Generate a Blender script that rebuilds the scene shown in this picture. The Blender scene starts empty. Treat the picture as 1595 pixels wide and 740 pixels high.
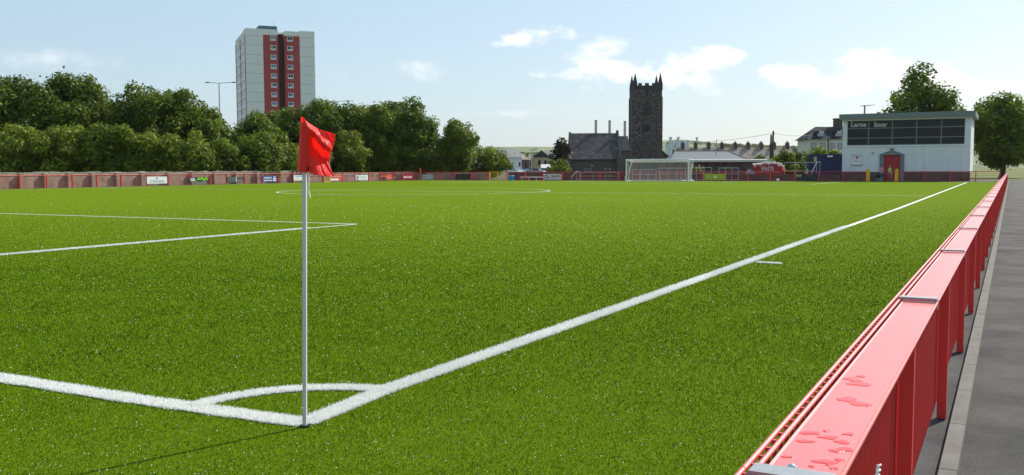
import bpy, math, random
import numpy as np
from mathutils import Vector, Matrix
R = math.radians
rnd = random.Random(7)
scene = bpy.context.scene
C = scene.collection

# ------------------------------------------------------------------ camera
FPX, PITCH, ROLL, YAW, H = 1471.4, -0.0726, -0.0034, 0.4855, 1.4934
CU, CV, LEN, WID = -4.27, -3.6523, 99.37, 64.53
_F = Vector((0, math.cos(PITCH), math.sin(PITCH)))
_R = Vector((1, 0, 0)); _U = _R.cross(_F)
_c, _s = math.cos(ROLL), math.sin(ROLL)
RR = _c * _R + _s * _U; UU = -_s * _R + _c * _U
cam = bpy.data.objects.new('camera', bpy.data.cameras.new('camera')); C.objects.link(cam)
cam.matrix_world = Matrix(((RR.x, UU.x, -_F.x, 0), (RR.y, UU.y, -_F.y, 0), (RR.z, UU.z, -_F.z, H), (0, 0, 0, 1)))
cam.data.sensor_width = 36; cam.data.lens = FPX / 1595 * 36
cam.data.clip_start = 0.05; cam.data.clip_end = 20000
scene.camera = cam

# ------------------------------------------------------------------ sky, sun, exposure
SUN_AZ, SUN_EL = R(48.2), R(40)
world = bpy.data.worlds.new('World'); scene.world = world; world.use_nodes = True
nt = world.node_tree; nt.nodes.clear()
def wn(t, **k):
    n = nt.nodes.new(t)
    for a, b in k.items(): setattr(n, a, b)
    return n
def wm(op, a, b=None, c=None, clamp=False):
    n = wn('ShaderNodeMath', operation=op, use_clamp=clamp)
    for i, v in enumerate((a, b, c)):
        if v is None: continue
        if isinstance(v, (int, float)): n.inputs[i].default_value = v
        else: nt.links.new(v, n.inputs[i])
    return n.outputs[0]
sky = wn('ShaderNodeTexSky', sky_type='NISHITA', sun_disc=False, sun_elevation=SUN_EL, sun_rotation=SUN_AZ, altitude=0, air_density=1.0, dust_density=1.3, ozone_density=1.0)
tc = wn('ShaderNodeTexCoord'); sep = wn('ShaderNodeSeparateXYZ'); nt.links.new(tc.outputs['Generated'], sep.inputs[0])
az = wm('ARCTAN2', sep.outputs[0], sep.outputs[1]); el = wm('ARCSINE', sep.outputs[2])
cmb = wn('ShaderNodeCombineXYZ'); nt.links.new(az, cmb.inputs[0]); nt.links.new(wm('MULTIPLY', el, 1.7), cmb.inputs[1])
nz = wn('ShaderNodeTexNoise'); nz.inputs['Scale'].default_value = 17; nz.inputs['Detail'].default_value = 9; nz.inputs['Roughness'].default_value = 0.58
nt.links.new(cmb.outputs[0], nz.inputs['Vector'])
nz2 = wn('ShaderNodeTexNoise'); nz2.inputs['Scale'].default_value = 55; nz2.inputs['Detail'].default_value = 4
nt.links.new(cmb.outputs[0], nz2.inputs['Vector'])
nval = wm('MULTIPLY', wm('SUBTRACT', nz.outputs['Fac'], 0.5), 7.5)
# clouds: (azimuth px, elevation px, half width, half height, strength)
CL = [(838, 62, 62, 17, .8), (786, 71, 24, 6, .35), (948, 80, 52, 18, .55), (920, 93, 45, 14, .4), (880, 117, 44, 11, .6), (1020, 112, 110, 30, .95), (1105, 90, 64, 16, .85),
      (1118, 130, 40, 22, .4), (1240, 124, 68, 22, .85), (1330, 108, 70, 28, .95), (1300, 138, 90, 20, .5), (650, 112, 42, 16, .35), (530, 118, 20, 8, .25),
      (1480, 130, 90, 26, .7), (90, 96, 90, 20, .35), (780, 178, 160, 6, .3)]
tot = None; tops = None
for (cx, cy, hw, hh, st) in CL:
    a0 = math.atan((cx - 797.5) / FPX); e0 = math.atan((263 - cy) / FPX * math.cos(a0))
    dx = wm('DIVIDE', wm('SUBTRACT', az, a0), hw / FPX)
    dy = wm('DIVIDE', wm('SUBTRACT', el, e0), hh / FPX)
    d2 = wm('ADD', wm('MULTIPLY', dx, dx), wm('MULTIPLY', dy, dy))
    m = wm('MULTIPLY', wm('MINIMUM', wm('MAXIMUM', wm('ADD', wm('SUBTRACT', 1.2, d2), nval), 0.0), 1.6), st)
    tot = m if tot is None else wm('MAXIMUM', tot, m)
ss = wn('ShaderNodeMapRange', interpolation_type='SMOOTHSTEP'); nt.links.new(tot, ss.inputs[0])
ss.inputs['From Min'].default_value = 0; ss.inputs['From Max'].default_value = 1.5
shade = wn('ShaderNodeMapRange'); nt.links.new(nz2.outputs['Fac'], shade.inputs[0]); shade.inputs['From Min'].default_value = .35; shade.inputs['From Max'].default_value = .65
shade.inputs['To Min'].default_value = 10.4; shade.inputs['To Max'].default_value = 12.4
ccol = wn('ShaderNodeCombineXYZ')
nt.links.new(shade.outputs[0], ccol.inputs[0]); nt.links.new(shade.outputs[0], ccol.inputs[1]); nt.links.new(shade.outputs[0], ccol.inputs[2])
# thin white veil of high haze over the whole sky
veil = wn('ShaderNodeMixRGB'); veil.inputs[0].default_value = 0.42; nt.links.new(sky.outputs[0], veil.inputs[1]); veil.inputs[2].default_value = (6.7, 9.0, 10.9, 1)
mix = wn('ShaderNodeMixRGB'); nt.links.new(ss.outputs[0], mix.inputs[0]); nt.links.new(veil.outputs[0], mix.inputs[1]); nt.links.new(ccol.outputs[0], mix.inputs[2])
bg = wn('ShaderNodeBackground'); bg.inputs['Strength'].default_value = 0.083
wo = wn('ShaderNodeOutputWorld'); nt.links.new(mix.outputs[0], bg.inputs['Color']); nt.links.new(bg.outputs[0], wo.inputs['Surface'])
sun = bpy.data.objects.new('sun', bpy.data.lights.new('sun', 'SUN')); C.objects.link(sun)
sun.data.energy = 4.6; sun.data.angle = R(0.5); sun.data.color = (1, .94, .83)
SD = Vector((math.sin(SUN_AZ) * math.cos(SUN_EL), math.cos(SUN_AZ) * math.cos(SUN_EL), math.sin(SUN_EL)))
sun.rotation_euler = SD.to_track_quat('Z', 'Y').to_euler(); sun.location = SD * 50
vs = scene.view_settings; vs.view_transform = 'Standard'; vs.look = 'None'; vs.gamma = 1; vs.use_curve_mapping = False; vs.exposure = 0.40
scene.cycles.max_bounces = 6; scene.cycles.transparent_max_bounces = 12

# ------------------------------------------------------------------ pixel/world helpers (measuring only)
def ray(px, py): return _F + (px - 797.5) / FPX * RR + (370 - py) / FPX * UU
def G(px, py, z=0.0):
    d = ray(px, py); t = (z - H) / d.z; return Vector((d.x * t, d.y * t, z))
def P(u, v, z=0.0):
    du, dv = u - CU, v - CV; s, c = math.sin(YAW), math.cos(YAW)
    return Vector((s * du - c * dv, c * du + s * dv, z))
def UVof(p):
    s, c = math.sin(YAW), math.cos(YAW); return (s * p.x + c * p.y + CU, -c * p.x + s * p.y + CV)
class Frame:
    """a local frame: x to the right as seen from the pitch, y away, z up"""
    def __init__(s, x, y, a, z=0.0): s.o = Vector((x, y, z)); s.a = a; s.ex = Vector((math.cos(a), math.sin(a), 0)); s.ey = Vector((-math.sin(a), math.cos(a), 0))
    def p(s, px, py, yl=0.0):
        d = ray(px, py); c = Vector((0, 0, H)); n = s.ey
        t = ((s.o + s.ey * yl) - c).dot(n) / d.dot(n); q = c + d * t - s.o
        return q.dot(s.ex), q.z
    def w(s, x, y, z): return s.o + s.ex * x + s.ey * y + Vector((0, 0, z))
def front(px, Y, a=0.0, z=0.0):
    d = ray(px, 265); return Frame(d.x / d.y * Y, Y, a, z)
A_LEFT = math.atan2(math.cos(YAW), math.sin(YAW)); A_FAR = A_LEFT - math.pi / 2

# ------------------------------------------------------------------ mesh helpers
class MB:
    def __init__(s): s.v = []; s.f = []; s.m = []
    def add(s, vs, fs, m=0):
        n = len(s.v); s.v += [tuple(v) for v in vs]; s.f += [tuple(i + n for i in f) for f in fs]; s.m += [m] * len(fs); return s
    def box(s, x0, x1, y0, y1, z0, z1, m=0):
        return s.add([(x0, y0, z0), (x1, y0, z0), (x1, y1, z0), (x0, y1, z0), (x0, y0, z1), (x1, y0, z1), (x1, y1, z1), (x0, y1, z1)],
                     [(0, 3, 2, 1), (4, 5, 6, 7), (0, 1, 5, 4), (1, 2, 6, 5), (2, 3, 7, 6), (3, 0, 4, 7)], m)
    def prism(s, pts, y0, y1, m=0):          # polygon in xz, extruded along y
        n = len(pts); v = [(x, y0, z) for x, z in pts] + [(x, y1, z) for x, z in pts]
        return s.add(v, [tuple(range(n)), tuple(range(2 * n - 1, n - 1, -1))] + [(i, i + n, (i + 1) % n + n, (i + 1) % n) for i in range(n)], m)
    def prismx(s, pts, x0, x1, m=0):         # polygon in yz, extruded along x
        n = len(pts); v = [(x0, y, z) for y, z in pts] + [(x1, y, z) for y, z in pts]
        return s.add(v, [tuple(range(n - 1, -1, -1)), tuple(range(n, 2 * n))] + [(i, (i + 1) % n, (i + 1) % n + n, i + n) for i in range(n)], m)
    def prismz(s, pts, z0, z1, m=0):
        n = len(pts); v = [(x, y, z0) for x, y in pts] + [(x, y, z1) for x, y in pts]
        return s.add(v, [tuple(range(n - 1, -1, -1)), tuple(range(n, 2 * n))] + [(i, (i + 1) % n, (i + 1) % n + n, i + n) for i in range(n)], m)
    def tube(s, pts, r, n=8, m=0, caps=True):
        pts = [Vector(p) for p in pts]; rs = r if isinstance(r, (list, tuple)) else [r] * len(pts); rings = []
        for i, p in enumerate(pts):
            t = (pts[min(i + 1, len(pts) - 1)] - pts[max(i - 1, 0)]).normalized()
            a = t.cross(Vector((0, 0, 1)))
            if a.length < 1e-3: a = t.cross(Vector((1, 0, 0)))
            a.normalize(); b = t.cross(a)
            rings.append([p + rs[i] * (math.cos(2 * math.pi * k / n) * a + math.sin(2 * math.pi * k / n) * b) for k in range(n)])
        v = [q for rg in rings for q in rg]; f = []
        for i in range(len(pts) - 1):
            for k in range(n): f.append((i * n + k, i * n + (k + 1) % n, (i + 1) * n + (k + 1) % n, (i + 1) * n + k))
        if caps:
            k0 = len(v); v += list(rings[0]) + list(rings[-1]); f += [tuple(range(k0 + n - 1, k0 - 1, -1)), tuple(range(k0 + n, k0 + 2 * n))]
        return s.add(v, f, m)
    def ball(s, c, r, nu=10, nv=7, m=0, jit=0.0):
        rx, ry, rz = r if isinstance(r, (tuple, list)) else (r, r, r); v = []; f = []
        for j in range(nv + 1):
            for i in range(nu):
                th = math.pi * j / nv; ph = 2 * math.pi * i / nu; k = 1 + (rnd.uniform(-jit, jit) if jit else 0)
                v.append((c[0] + k * rx * math.sin(th) * math.cos(ph), c[1] + k * ry * math.sin(th) * math.sin(ph), c[2] + k * rz * math.cos(th)))
        for j in range(nv):
            for i in range(nu): f.append((j * nu + i, (j + 1) * nu + i, (j + 1) * nu + (i + 1) % nu, j * nu + (i + 1) % nu))
        return s.add(v, f, m)
    def build(s, name, mats, parent=None, smooth=False):
        me = bpy.data.meshes.new(name); me.from_pydata(s.v, [], s.f)
        mats = mats if isinstance(mats, (list, tuple)) else [mats]
        for m in mats: me.materials.append(m)
        if len(mats) > 1: me.polygons.foreach_set('material_index', s.m)
        if smooth: me.polygons.foreach_set('use_smooth', [True] * len(me.polygons))
        o = bpy.data.objects.new(name, me); C.objects.link(o)
        if parent: o.parent = parent
        return o
def tag(o, label=None, cat=None, group=None, kind=None):
    if label: o['label'] = label
    if cat: o['category'] = cat
    if group: o['group'] = group
    if kind: o['kind'] = kind
    return o
def empty(name, fr, label, cat, group=None):
    o = bpy.data.objects.new(name, None); C.objects.link(o); o.empty_display_size = .2
    o.location = fr.o; o.rotation_euler = (0, 0, fr.a); return tag(o, label, cat, group)
def copy_tree(o, parent=None):
    c = o.copy(); C.objects.link(c)
    if parent: c.parent = parent
    for ch in list(o.children): copy_tree(ch, c)
    return c
def at_frame(o, fr): o.location = fr.o; o.rotation_euler = (0, 0, fr.a); return o
def fastmesh(name, verts, nper, mats, parent=None, midx=None, smooth=False):
    """verts: (N*nper, 3) numpy; each consecutive nper verts are one face"""
    N = len(verts) // nper; me = bpy.data.meshes.new(name)
    me.vertices.add(N * nper); me.vertices.foreach_set('co', np.ascontiguousarray(verts, dtype=np.float32).ravel())
    me.loops.add(N * nper); me.loops.foreach_set('vertex_index', np.arange(N * nper, dtype=np.int32))
    me.polygons.add(N); me.polygons.foreach_set('loop_start', np.arange(0, N * nper, nper, dtype=np.int32))
    for m in (mats if isinstance(mats, (list, tuple)) else [mats]): me.materials.append(m)
    if midx is not None: me.polygons.foreach_set('material_index', midx.astype(np.int32))
    me.update(calc_edges=True); me.validate()
    o = bpy.data.objects.new(name, me); C.objects.link(o)
    if parent: o.parent = parent
    return o

# ------------------------------------------------------------------ materials
def mat(name, col, rough=.7, spec=.3, metal=0, noise=None, bump=None, extra=None):
    """noise: (scale, colour2, contrast[, stretch xyz]); bump: (scale, strength, distance)"""
    m = bpy.data.materials.new(name); m.use_nodes = True; t = m.node_tree; b = t.nodes['Principled BSDF']
    b.inputs['Base Color'].default_value = (*col, 1); b.inputs['Roughness'].default_value = rough
    b.inputs['Specular IOR Level'].default_value = spec; b.inputs['Metallic'].default_value = metal
    tcn = t.nodes.new('ShaderNodeTexCoord')
    if noise:
        mp = t.nodes.new('ShaderNodeMapping'); t.links.new(tcn.outputs['Object'], mp.inputs[0])
        if len(noise) > 3: mp.inputs['Scale'].default_value = noise[3]
        n = t.nodes.new('ShaderNodeTexNoise'); n.inputs['Scale'].default_value = noise[0]; n.inputs['Detail'].default_value = 6; n.inputs['Roughness'].default_value = .65
        t.links.new(mp.outputs[0], n.inputs['Vector'])
        r = t.nodes.new('ShaderNodeMapRange'); r.inputs['From Min'].default_value = .5 - noise[2]; r.inputs['From Max'].default_value = .5 + noise[2]; t.links.new(n.outputs['Fac'], r.inputs[0])
        x = t.nodes.new('ShaderNodeMixRGB'); x.inputs[1].default_value = (*col, 1); x.inputs[2].default_value = (*noise[1], 1)
        t.links.new(r.outputs[0], x.inputs[0]); t.links.new(x.outputs[0], b.inputs['Base Color'])
    if bump:
        n2 = t.nodes.new('ShaderNodeTexNoise'); n2.inputs['Scale'].default_value = bump[0]; n2.inputs['Detail'].default_value = 4; t.links.new(tcn.outputs['Object'], n2.inputs['Vector'])
        bp = t.nodes.new('ShaderNodeBump'); bp.inputs['Strength'].default_value = bump[1]; bp.inputs['Distance'].default_value = bump[2]
        t.links.new(n2.outputs['Fac'], bp.inputs['Height']); t.links.new(bp.outputs[0], b.inputs['Normal'])
    if extra: extra(t, b, tcn)
    return m
def brickmat(name, c1, c2, mortar, scale, w=.5, h=.25, ms=.02, rough=.9, axis='xz', bumpd=.01):
    def ex(t, b, tcn):
        s = t.nodes.new('ShaderNodeSeparateXYZ'); t.links.new(tcn.outputs['Object'], s.inputs[0]); c = t.nodes.new('ShaderNodeCombineXYZ')
        ad = t.nodes.new('ShaderNodeMath'); ad.operation = 'ADD'; t.links.new(s.outputs[0], ad.inputs[0]); t.links.new(s.outputs[1], ad.inputs[1])
        t.links.new(ad.outputs[0], c.inputs[0]); t.links.new(s.outputs[2], c.inputs[1])
        br = t.nodes.new('ShaderNodeTexBrick'); br.inputs['Scale'].default_value = scale; br.inputs['Color1'].default_value = (*c1, 1); br.inputs['Color2'].default_value = (*c2, 1)
        br.inputs['Mortar'].default_value = (*mortar, 1); br.inputs['Brick Width'].default_value = w; br.inputs['Row Height'].default_value = h; br.inputs['Mortar Size'].default_value = ms
        t.links.new(c.outputs[0], br.inputs['Vector'])
        n = t.nodes.new('ShaderNodeTexNoise'); n.inputs['Scale'].default_value = 1.3; n.inputs['Detail'].default_value = 8; t.links.new(tcn.outputs['Object'], n.inputs['Vector'])
        r = t.nodes.new('ShaderNodeMapRange'); r.inputs['From Min'].default_value = .3; r.inputs['From Max'].default_value = .7; r.inputs['To Min'].default_value = .68; r.inputs['To Max'].default_value = 1.25; t.links.new(n.outputs['Fac'], r.inputs[0])
        x = t.nodes.new('ShaderNodeMixRGB'); x.blend_type = 'MULTIPLY'; x.inputs[0].default_value = 1; t.links.new(br.outputs['Color'], x.inputs[1]); t.links.new(r.outputs[0], x.inputs[2])
        t.links.new(x.outputs[0], b.inputs['Base Color'])
        bp = t.nodes.new('ShaderNodeBump'); bp.invert = True; bp.inputs['Strength'].default_value = .6; bp.inputs['Distance'].default_value = bumpd
        t.links.new(br.outputs['Fac'], bp.inputs['Height']); t.links.new(bp.outputs[0], b.inputs['Normal'])
    return mat(name, c1, rough, .2, extra=ex)
def rubblemat(name, stone, stone2, mortar, scale):
    def ex(t, b, tcn):
        v = t.nodes.new('ShaderNodeTexVoronoi'); v.feature = 'DISTANCE_TO_EDGE'; v.inputs['Scale'].default_value = scale
        v2 = t.nodes.new('ShaderNodeTexVoronoi'); v2.inputs['Scale'].default_value = scale
        nn = t.nodes.new('ShaderNodeTexNoise'); nn.inputs['Scale'].default_value = scale * 1.7; t.links.new(tcn.outputs['Object'], nn.inputs['Vector'])
        mx = t.nodes.new('ShaderNodeMixRGB'); mx.inputs[0].default_value = .12; t.links.new(tcn.outputs['Object'], mx.inputs[1]); t.links.new(nn.outputs['Color'], mx.inputs[2])
        t.links.new(mx.outputs[0], v.inputs['Vector']); t.links.new(mx.outputs[0], v2.inputs['Vector'])
        sp = t.nodes.new('ShaderNodeSeparateXYZ'); t.links.new(v2.outputs['Color'], sp.inputs[0])
        a = t.nodes.new('ShaderNodeMixRGB'); a.inputs[1].default_value = (*stone, 1); a.inputs[2].default_value = (*stone2, 1); t.links.new(sp.outputs[0], a.inputs[0])
        r = t.nodes.new('ShaderNodeMapRange'); r.inputs['From Min'].default_value = .02; r.inputs['From Max'].default_value = .09; t.links.new(v.outputs['Distance'], r.inputs[0])
        c = t.nodes.new('ShaderNodeMixRGB'); c.inputs[1].default_value = (*mortar, 1); t.links.new(r.outputs[0], c.inputs[0]); t.links.new(a.outputs[0], c.inputs[2]); t.links.new(c.outputs[0], b.inputs['Base Color'])
        bp = t.nodes.new('ShaderNodeBump'); bp.inputs['Strength'].default_value = .8; bp.inputs['Distance'].default_value = .05; t.links.new(v.outputs['Distance'], bp.inputs['Height']); t.links.new(bp.outputs[0], b.inputs['Normal'])
    return mat(name, stone, .95, .15, extra=ex)
def leafmat(name, c1, c2, trans=.3, rough=.55, spec=.25, nsc=.45):
    m = bpy.data.materials.new(name); m.use_nodes = True; t = m.node_tree; b = t.nodes['Principled BSDF']; out = t.nodes['Material Output']
    b.inputs['Roughness'].default_value = rough; b.inputs['Specular IOR Level'].default_value = spec
    g = t.nodes.new('ShaderNodeNewGeometry'); tcn = t.nodes.new('ShaderNodeTexCoord')
    n = t.nodes.new('ShaderNodeTexNoise'); n.inputs['Scale'].default_value = nsc; n.inputs['Detail'].default_value = 4; t.links.new(tcn.outputs['Object'], n.inputs['Vector'])
    ad = t.nodes.new('ShaderNodeMath'); ad.operation = 'ADD'; mu = t.nodes.new('ShaderNodeMath'); mu.operation = 'MULTIPLY'; mu.inputs[1].default_value = .55
    t.links.new(g.outputs['Random Per Island'], mu.inputs[0]); t.links.new(mu.outputs[0], ad.inputs[0])
    r = t.nodes.new('ShaderNodeMapRange'); r.inputs['From Min'].default_value = .35; r.inputs['From Max'].default_value = .65; r.inputs['To Min'].default_value = -.1; r.inputs['To Max'].default_value = .5
    t.links.new(n.outputs['Fac'], r.inputs[0]); t.links.new(r.outputs[0], ad.inputs[1])
    x = t.nodes.new('ShaderNodeMixRGB'); x.use_clamp = True; x.inputs[1].default_value = (*c1, 1); x.inputs[2].default_value = (*c2, 1); t.links.new(ad.outputs[0], x.inputs[0]); t.links.new(x.outputs[0], b.inputs['Base Color'])
    tr = t.nodes.new('ShaderNodeBsdfTranslucent'); t.links.new(x.outputs[0], tr.inputs['Color']); ms = t.nodes.new('ShaderNodeMixShader'); ms.inputs[0].default_value = trans
    t.links.new(b.outputs[0], ms.inputs[1]); t.links.new(tr.outputs[0], ms.inputs[2]); t.links.new(ms.outputs[0], out.inputs['Surface'])
    return m
M = {}
M['red'] = mat('red_paint', (.62, .035, .03), .4, .5)
M['red_far'] = mat('red_powder_coat', (.62, .035, .03), .5, .4)
M['yellow'] = mat('yellow_paint', (.75, .42, .02), .5, .4)
M['white'] = mat('white_paint', (.8, .8, .8), .35, .4)
M['white_matt'] = mat('white_plastic', (.78, .78, .76), .6, .3)
M['galv'] = mat('galvanised_steel', (.36, .38, .4), .45, .5, .55, noise=(60, (.24, .26, .28), .25))
M['galv_dull'] = mat('dull_steel', (.35, .36, .37), .6, .4, .2)
M['black'] = mat('black_plastic', (.02, .02, .02), .6, .3)
M['glass'] = mat('window_glass', (.008, .01, .011), .1, .25)
M['glass_blue'] = mat('pale_window_glass', (.10, .17, .26), .15, .6)
M['wood'] = mat('dark_timber', (.05, .035, .025), .9, .1, noise=(5, (.09, .07, .05), .2, (1, 1, .1)))
M['brick'] = brickmat('wall_brick', (.27, .185, .14), (.36, .255, .195), (.33, .28, .23), 1, .23, .08, .012)
M['darkbrick'] = brickmat('dark_brick', (.10, .065, .06), (.14, .09, .08), (.12, .11, .1), 1, .23, .08, .012)
M['tanbrick'] = brickmat('tan_brick', (.36, .27, .17), (.42, .33, .22), (.36, .32, .26), 1, .3, .1, .012)
M['brownbrick'] = brickmat('brown_brick', (.19, .13, .105), (.25, .175, .14), (.2, .17, .15), 1, .3, .1, .012)
M['stonewall'] = brickmat('coping_stone', (.42, .37, .29), (.32, .28, .22), (.2, .18, .15), 1, .6, .2, .03)
M['rubble'] = rubblemat('tower_rubble', (.035, .03, .03), (.08, .065, .06), (.19, .17, .155), 2.6)
M['ashlar'] = mat('dark_dressed_stone', (.05, .045, .043), .9, .1, noise=(2.5, (.09, .08, .075), .2))
M['greystone'] = mat('grey_render', (.08, .073, .068), .9, .1, noise=(1.2, (.13, .115, .105), .25))
def slate(name, c1, c2):
    def ex(t, b, tcn):
        s = t.nodes.new('ShaderNodeSeparateXYZ'); t.links.new(tcn.outputs['Object'], s.inputs[0]); c = t.nodes.new('ShaderNodeCombineXYZ')
        t.links.new(s.outputs[0], c.inputs[0]); t.links.new(s.outputs[2], c.inputs[1])
        br = t.nodes.new('ShaderNodeTexBrick'); br.inputs['Scale'].default_value = 1; br.inputs['Color1'].default_value = (*c1, 1); br.inputs['Color2'].default_value = (*c2, 1)
        br.inputs['Mortar'].default_value = (*[k * .6 for k in c1], 1); br.inputs['Brick Width'].default_value = .55; br.inputs['Row Height'].default_value = .26; br.inputs['Mortar Size'].default_value = .02
        t.links.new(c.outputs[0], br.inputs['Vector'])
        n = t.nodes.new('ShaderNodeTexNoise'); n.inputs['Scale'].default_value = .8; n.inputs['Detail'].default_value = 8; t.links.new(tcn.outputs['Object'], n.inputs['Vector'])
        r = t.nodes.new('ShaderNodeMapRange'); r.inputs['From Min'].default_value = .35; r.inputs['From Max'].default_value = .65; r.inputs['To Min'].default_value = .8; r.inputs['To Max'].default_value = 1.25; t.links.new(n.outputs['Fac'], r.inputs[0])
        x = t.nodes.new('ShaderNodeMixRGB'); x.blend_type = 'MULTIPLY'; x.inputs[0].default_value = 1; t.links.new(br.outputs['Color'], x.inputs[1]); t.links.new(r.outputs[0], x.inputs[2]); t.links.new(x.outputs[0], b.inputs['Base Color'])
    return mat(name, c1, .85, .08, extra=ex)
M['slate'] = slate('roof_slate', (.06, .06, .065), (.11, .103, .098))
M['slate_dark'] = slate('dark_slate', (.035, .038, .045), (.055, .058, .065))
M['tile'] = slate('brown_tile', (.27, .23, .2), (.34, .29, .25))
M['tile_grey'] = slate('grey_tile', (.27, .27, .27), (.33, .32, .31))
def corr(name, col, period, depth=.03, rough=.45, axis=0, spec=.4, metal=0):
    def ex(t, b, tcn):
        w = t.nodes.new('ShaderNodeTexWave'); w.bands_direction = 'XYZ'[axis]; w.inputs['Scale'].default_value = .314 / period; t.links.new(tcn.outputs['Object'], w.inputs['Vector'])
        bp = t.nodes.new('ShaderNodeBump'); bp.inputs['Distance'].default_value = depth; bp.inputs['Strength'].default_value = .7; t.links.new(w.outputs['Fac'], bp.inputs['Height']); t.links.new(bp.outputs[0], b.inputs['Normal'])
    return mat(name, col, rough, spec, metal, noise=(1.5, tuple(k * .75 for k in col), .3), extra=ex)
M['sheet'] = corr('grey_sheet_roof', (.13, .145, .165), .3, .03)
M['container'] = corr('blue_container_steel', (.014, .028, .095), .28, .05)
M['render_white'] = mat('white_render', (.76, .78, .80), .85, .2, noise=(2.2, (.62, .63, .62), .28, (1, 1, .18)))
M['render_cream'] = mat('cream_render', (.62, .6, .54), .85, .2, noise=(1.5, (.54, .52, .47), .3))
M['block_grey'] = mat('tower_grey_panels', (.74, .75, .74), .8, .2, noise=(.4, (.67, .68, .67), .3, (1, 1, .3)))
M['block_red'] = mat('tower_red_panels', (.40, .075, .08), .8, .2, noise=(.5, (.34, .065, .07), .3))
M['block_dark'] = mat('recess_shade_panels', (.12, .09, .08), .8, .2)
M['teal'] = mat('teal_plant_room', (.05, .12, .15), .6, .3)
M['fascia'] = mat('grey_fascia', (.16, .19, .2), .5, .4)
M['cream'] = mat('cream_soffit', (.6, .56, .48), .7, .2)
M['asphalt'] = mat('asphalt', (.05, .05, .052), .9, .2, noise=(1.1, (.10, .098, .094), .12), bump=(140, 1, .01))
M['concrete'] = mat('concrete', (.2, .19, .175), .9, .2, noise=(5, (.12, .115, .1), .25))
M['bark'] = mat('bark', (.07, .055, .04), .95, .1, noise=(4, (.11, .09, .07), .25, (1, 1, .2)))
M['skin'] = mat('skin', (.5, .28, .2), .6, .3); M['hair'] = mat('dark_hair', (.03, .02, .015), .7, .2)
M['pink'] = mat('pink_shirt_cotton', (.55, .3, .33), .85, .1); M['denim'] = mat('denim', (.05, .09, .17), .9, .1)
M['grey_cloth'] = mat('grey_cloth', (.16, .16, .17), .9, .1); M['hivis'] = mat('hi_vis_yellow', (.55, .75, .05), .7, .2)
M['reflect'] = mat('silver_band', (.6, .6, .62), .4, .4)
M['skipred'] = mat('skip_red', (.42, .03, .03), .6, .3, noise=(3, (.3, .03, .03), .3))
M['blue'] = mat('blue_plastic', (.03, .3, .65), .45, .4)
M['stack'] = mat('stack_concrete', (.26, .25, .3), .8, .2)
M['pale_metal'] = mat('pale_tank_steel', (.42, .5, .56), .6, .3)
M['leaf_dark'] = leafmat('dark_foliage', (.046, .08, .008), (.17, .24, .019), .42)
M['leaf_mid'] = leafmat('mid_foliage', (.06, .105, .010), (.22, .29, .024), .42)
M['leaf_light'] = leafmat('light_foliage', (.085, .13, .012), (.28, .34, .03), .42)
M['leaf_purple'] = leafmat('purple_foliage', (.025, .018, .015), (.05, .045, .025))
def M_c(name, c, rough=.5):
    k = 'c_' + name
    if k not in M: M[k] = mat(name, c, rough, .3)
    return M[k]

# ------------------------------------------------------------------ ground, pitch, markings
gm = mat('rough_ground', (.10, .13, .035), .95, .1, noise=(.05, (.16, .16, .06), .3))
def quadobj(name, pts, m, kind='structure', z=0):
    return tag(MB().add([(p[0], p[1], z) for p in pts], [tuple(range(len(pts)))]).build(name, m), kind=kind)
quadobj('ground', [(-6000, -300), (6000, -300), (6000, 9000), (-6000, 9000)], gm, z=-.02)
PU0, PU1, PV0, PV1 = -3.6, LEN + 3.6, -3.22, WID + 3.0
quadobj('tarmac_surround', [P(-14, -14), P(LEN + 22, -14), P(LEN + 22, WID + 6.2), P(-14, WID + 6.2)], M['asphalt'], z=-.008)
def turf_extra(t, b, tcn):
    ns = []
    for sc, lo, hi in ((.06, .42, .58), (.8, .35, .65), (9, .3, .7), (90, .3, .7)):
        n = t.nodes.new('ShaderNodeTexNoise'); n.inputs['Scale'].default_value = sc; n.inputs['Detail'].default_value = 3; t.links.new(tcn.outputs['Object'], n.inputs['Vector'])
        r = t.nodes.new('ShaderNodeMapRange'); r.inputs['From Min'].default_value = lo; r.inputs['From Max'].default_value = hi; t.links.new(n.outputs['Fac'], r.inputs[0]); ns.append(r)
    col = None
    for r, w, c in ((ns[0], .3, (.15, .2, .004, 1)), (ns[1], .22, (.10, .17, .012, 1)), (ns[2], .25, (.15, .2, .005, 1)), (ns[3], .45, (.07, .12, .008, 1))):
        x = t.nodes.new('ShaderNodeMixRGB'); x.inputs[2].default_value = c
        m_ = t.nodes.new('ShaderNodeMath'); m_.operation = 'MULTIPLY'; m_.inputs[1].default_value = w; t.links.new(r.outputs[0], m_.inputs[0]); t.links.new(m_.outputs[0], x.inputs[0])
        if col is None: x.inputs[1].default_value = (.088, .150, .003, 1)
        else: t.links.new(col, x.inputs[1])
        col = x.outputs[0]
    t.links.new(col, b.inputs['Base Color'])
    b.inputs['Sheen Weight'].default_value = .22; b.inputs['Sheen Roughness'].default_value = .35; b.inputs['Sheen Tint'].default_value = (.6, .75, .0, 1)
    n = t.nodes.new('ShaderNodeTexNoise'); n.inputs['Scale'].default_value = 60; n.inputs['Detail'].default_value = 3; t.links.new(tcn.outputs['Object'], n.inputs['Vector'])
    bp = t.nodes.new('ShaderNodeBump'); bp.inputs['Strength'].default_value = .6; bp.inputs['Distance'].default_value = .02; t.links.new(n.outputs['Fac'], bp.inputs['Height']); t.links.new(bp.outputs[0], b.inputs['Normal'])
turf = mat('artificial_turf', (.1, .17, .012), .95, .02, extra=turf_extra)
quadobj('football_pitch', [P(PU0, PV0), P(PU1, PV0), P(PU1, PV1), P(PU0, PV1)], turf, z=0)
linem = mat('white_line_turf', (.82, .82, .80), .85, .2, noise=(70, (.62, .64, .58), .2), bump=(80, .5, .01))
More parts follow.
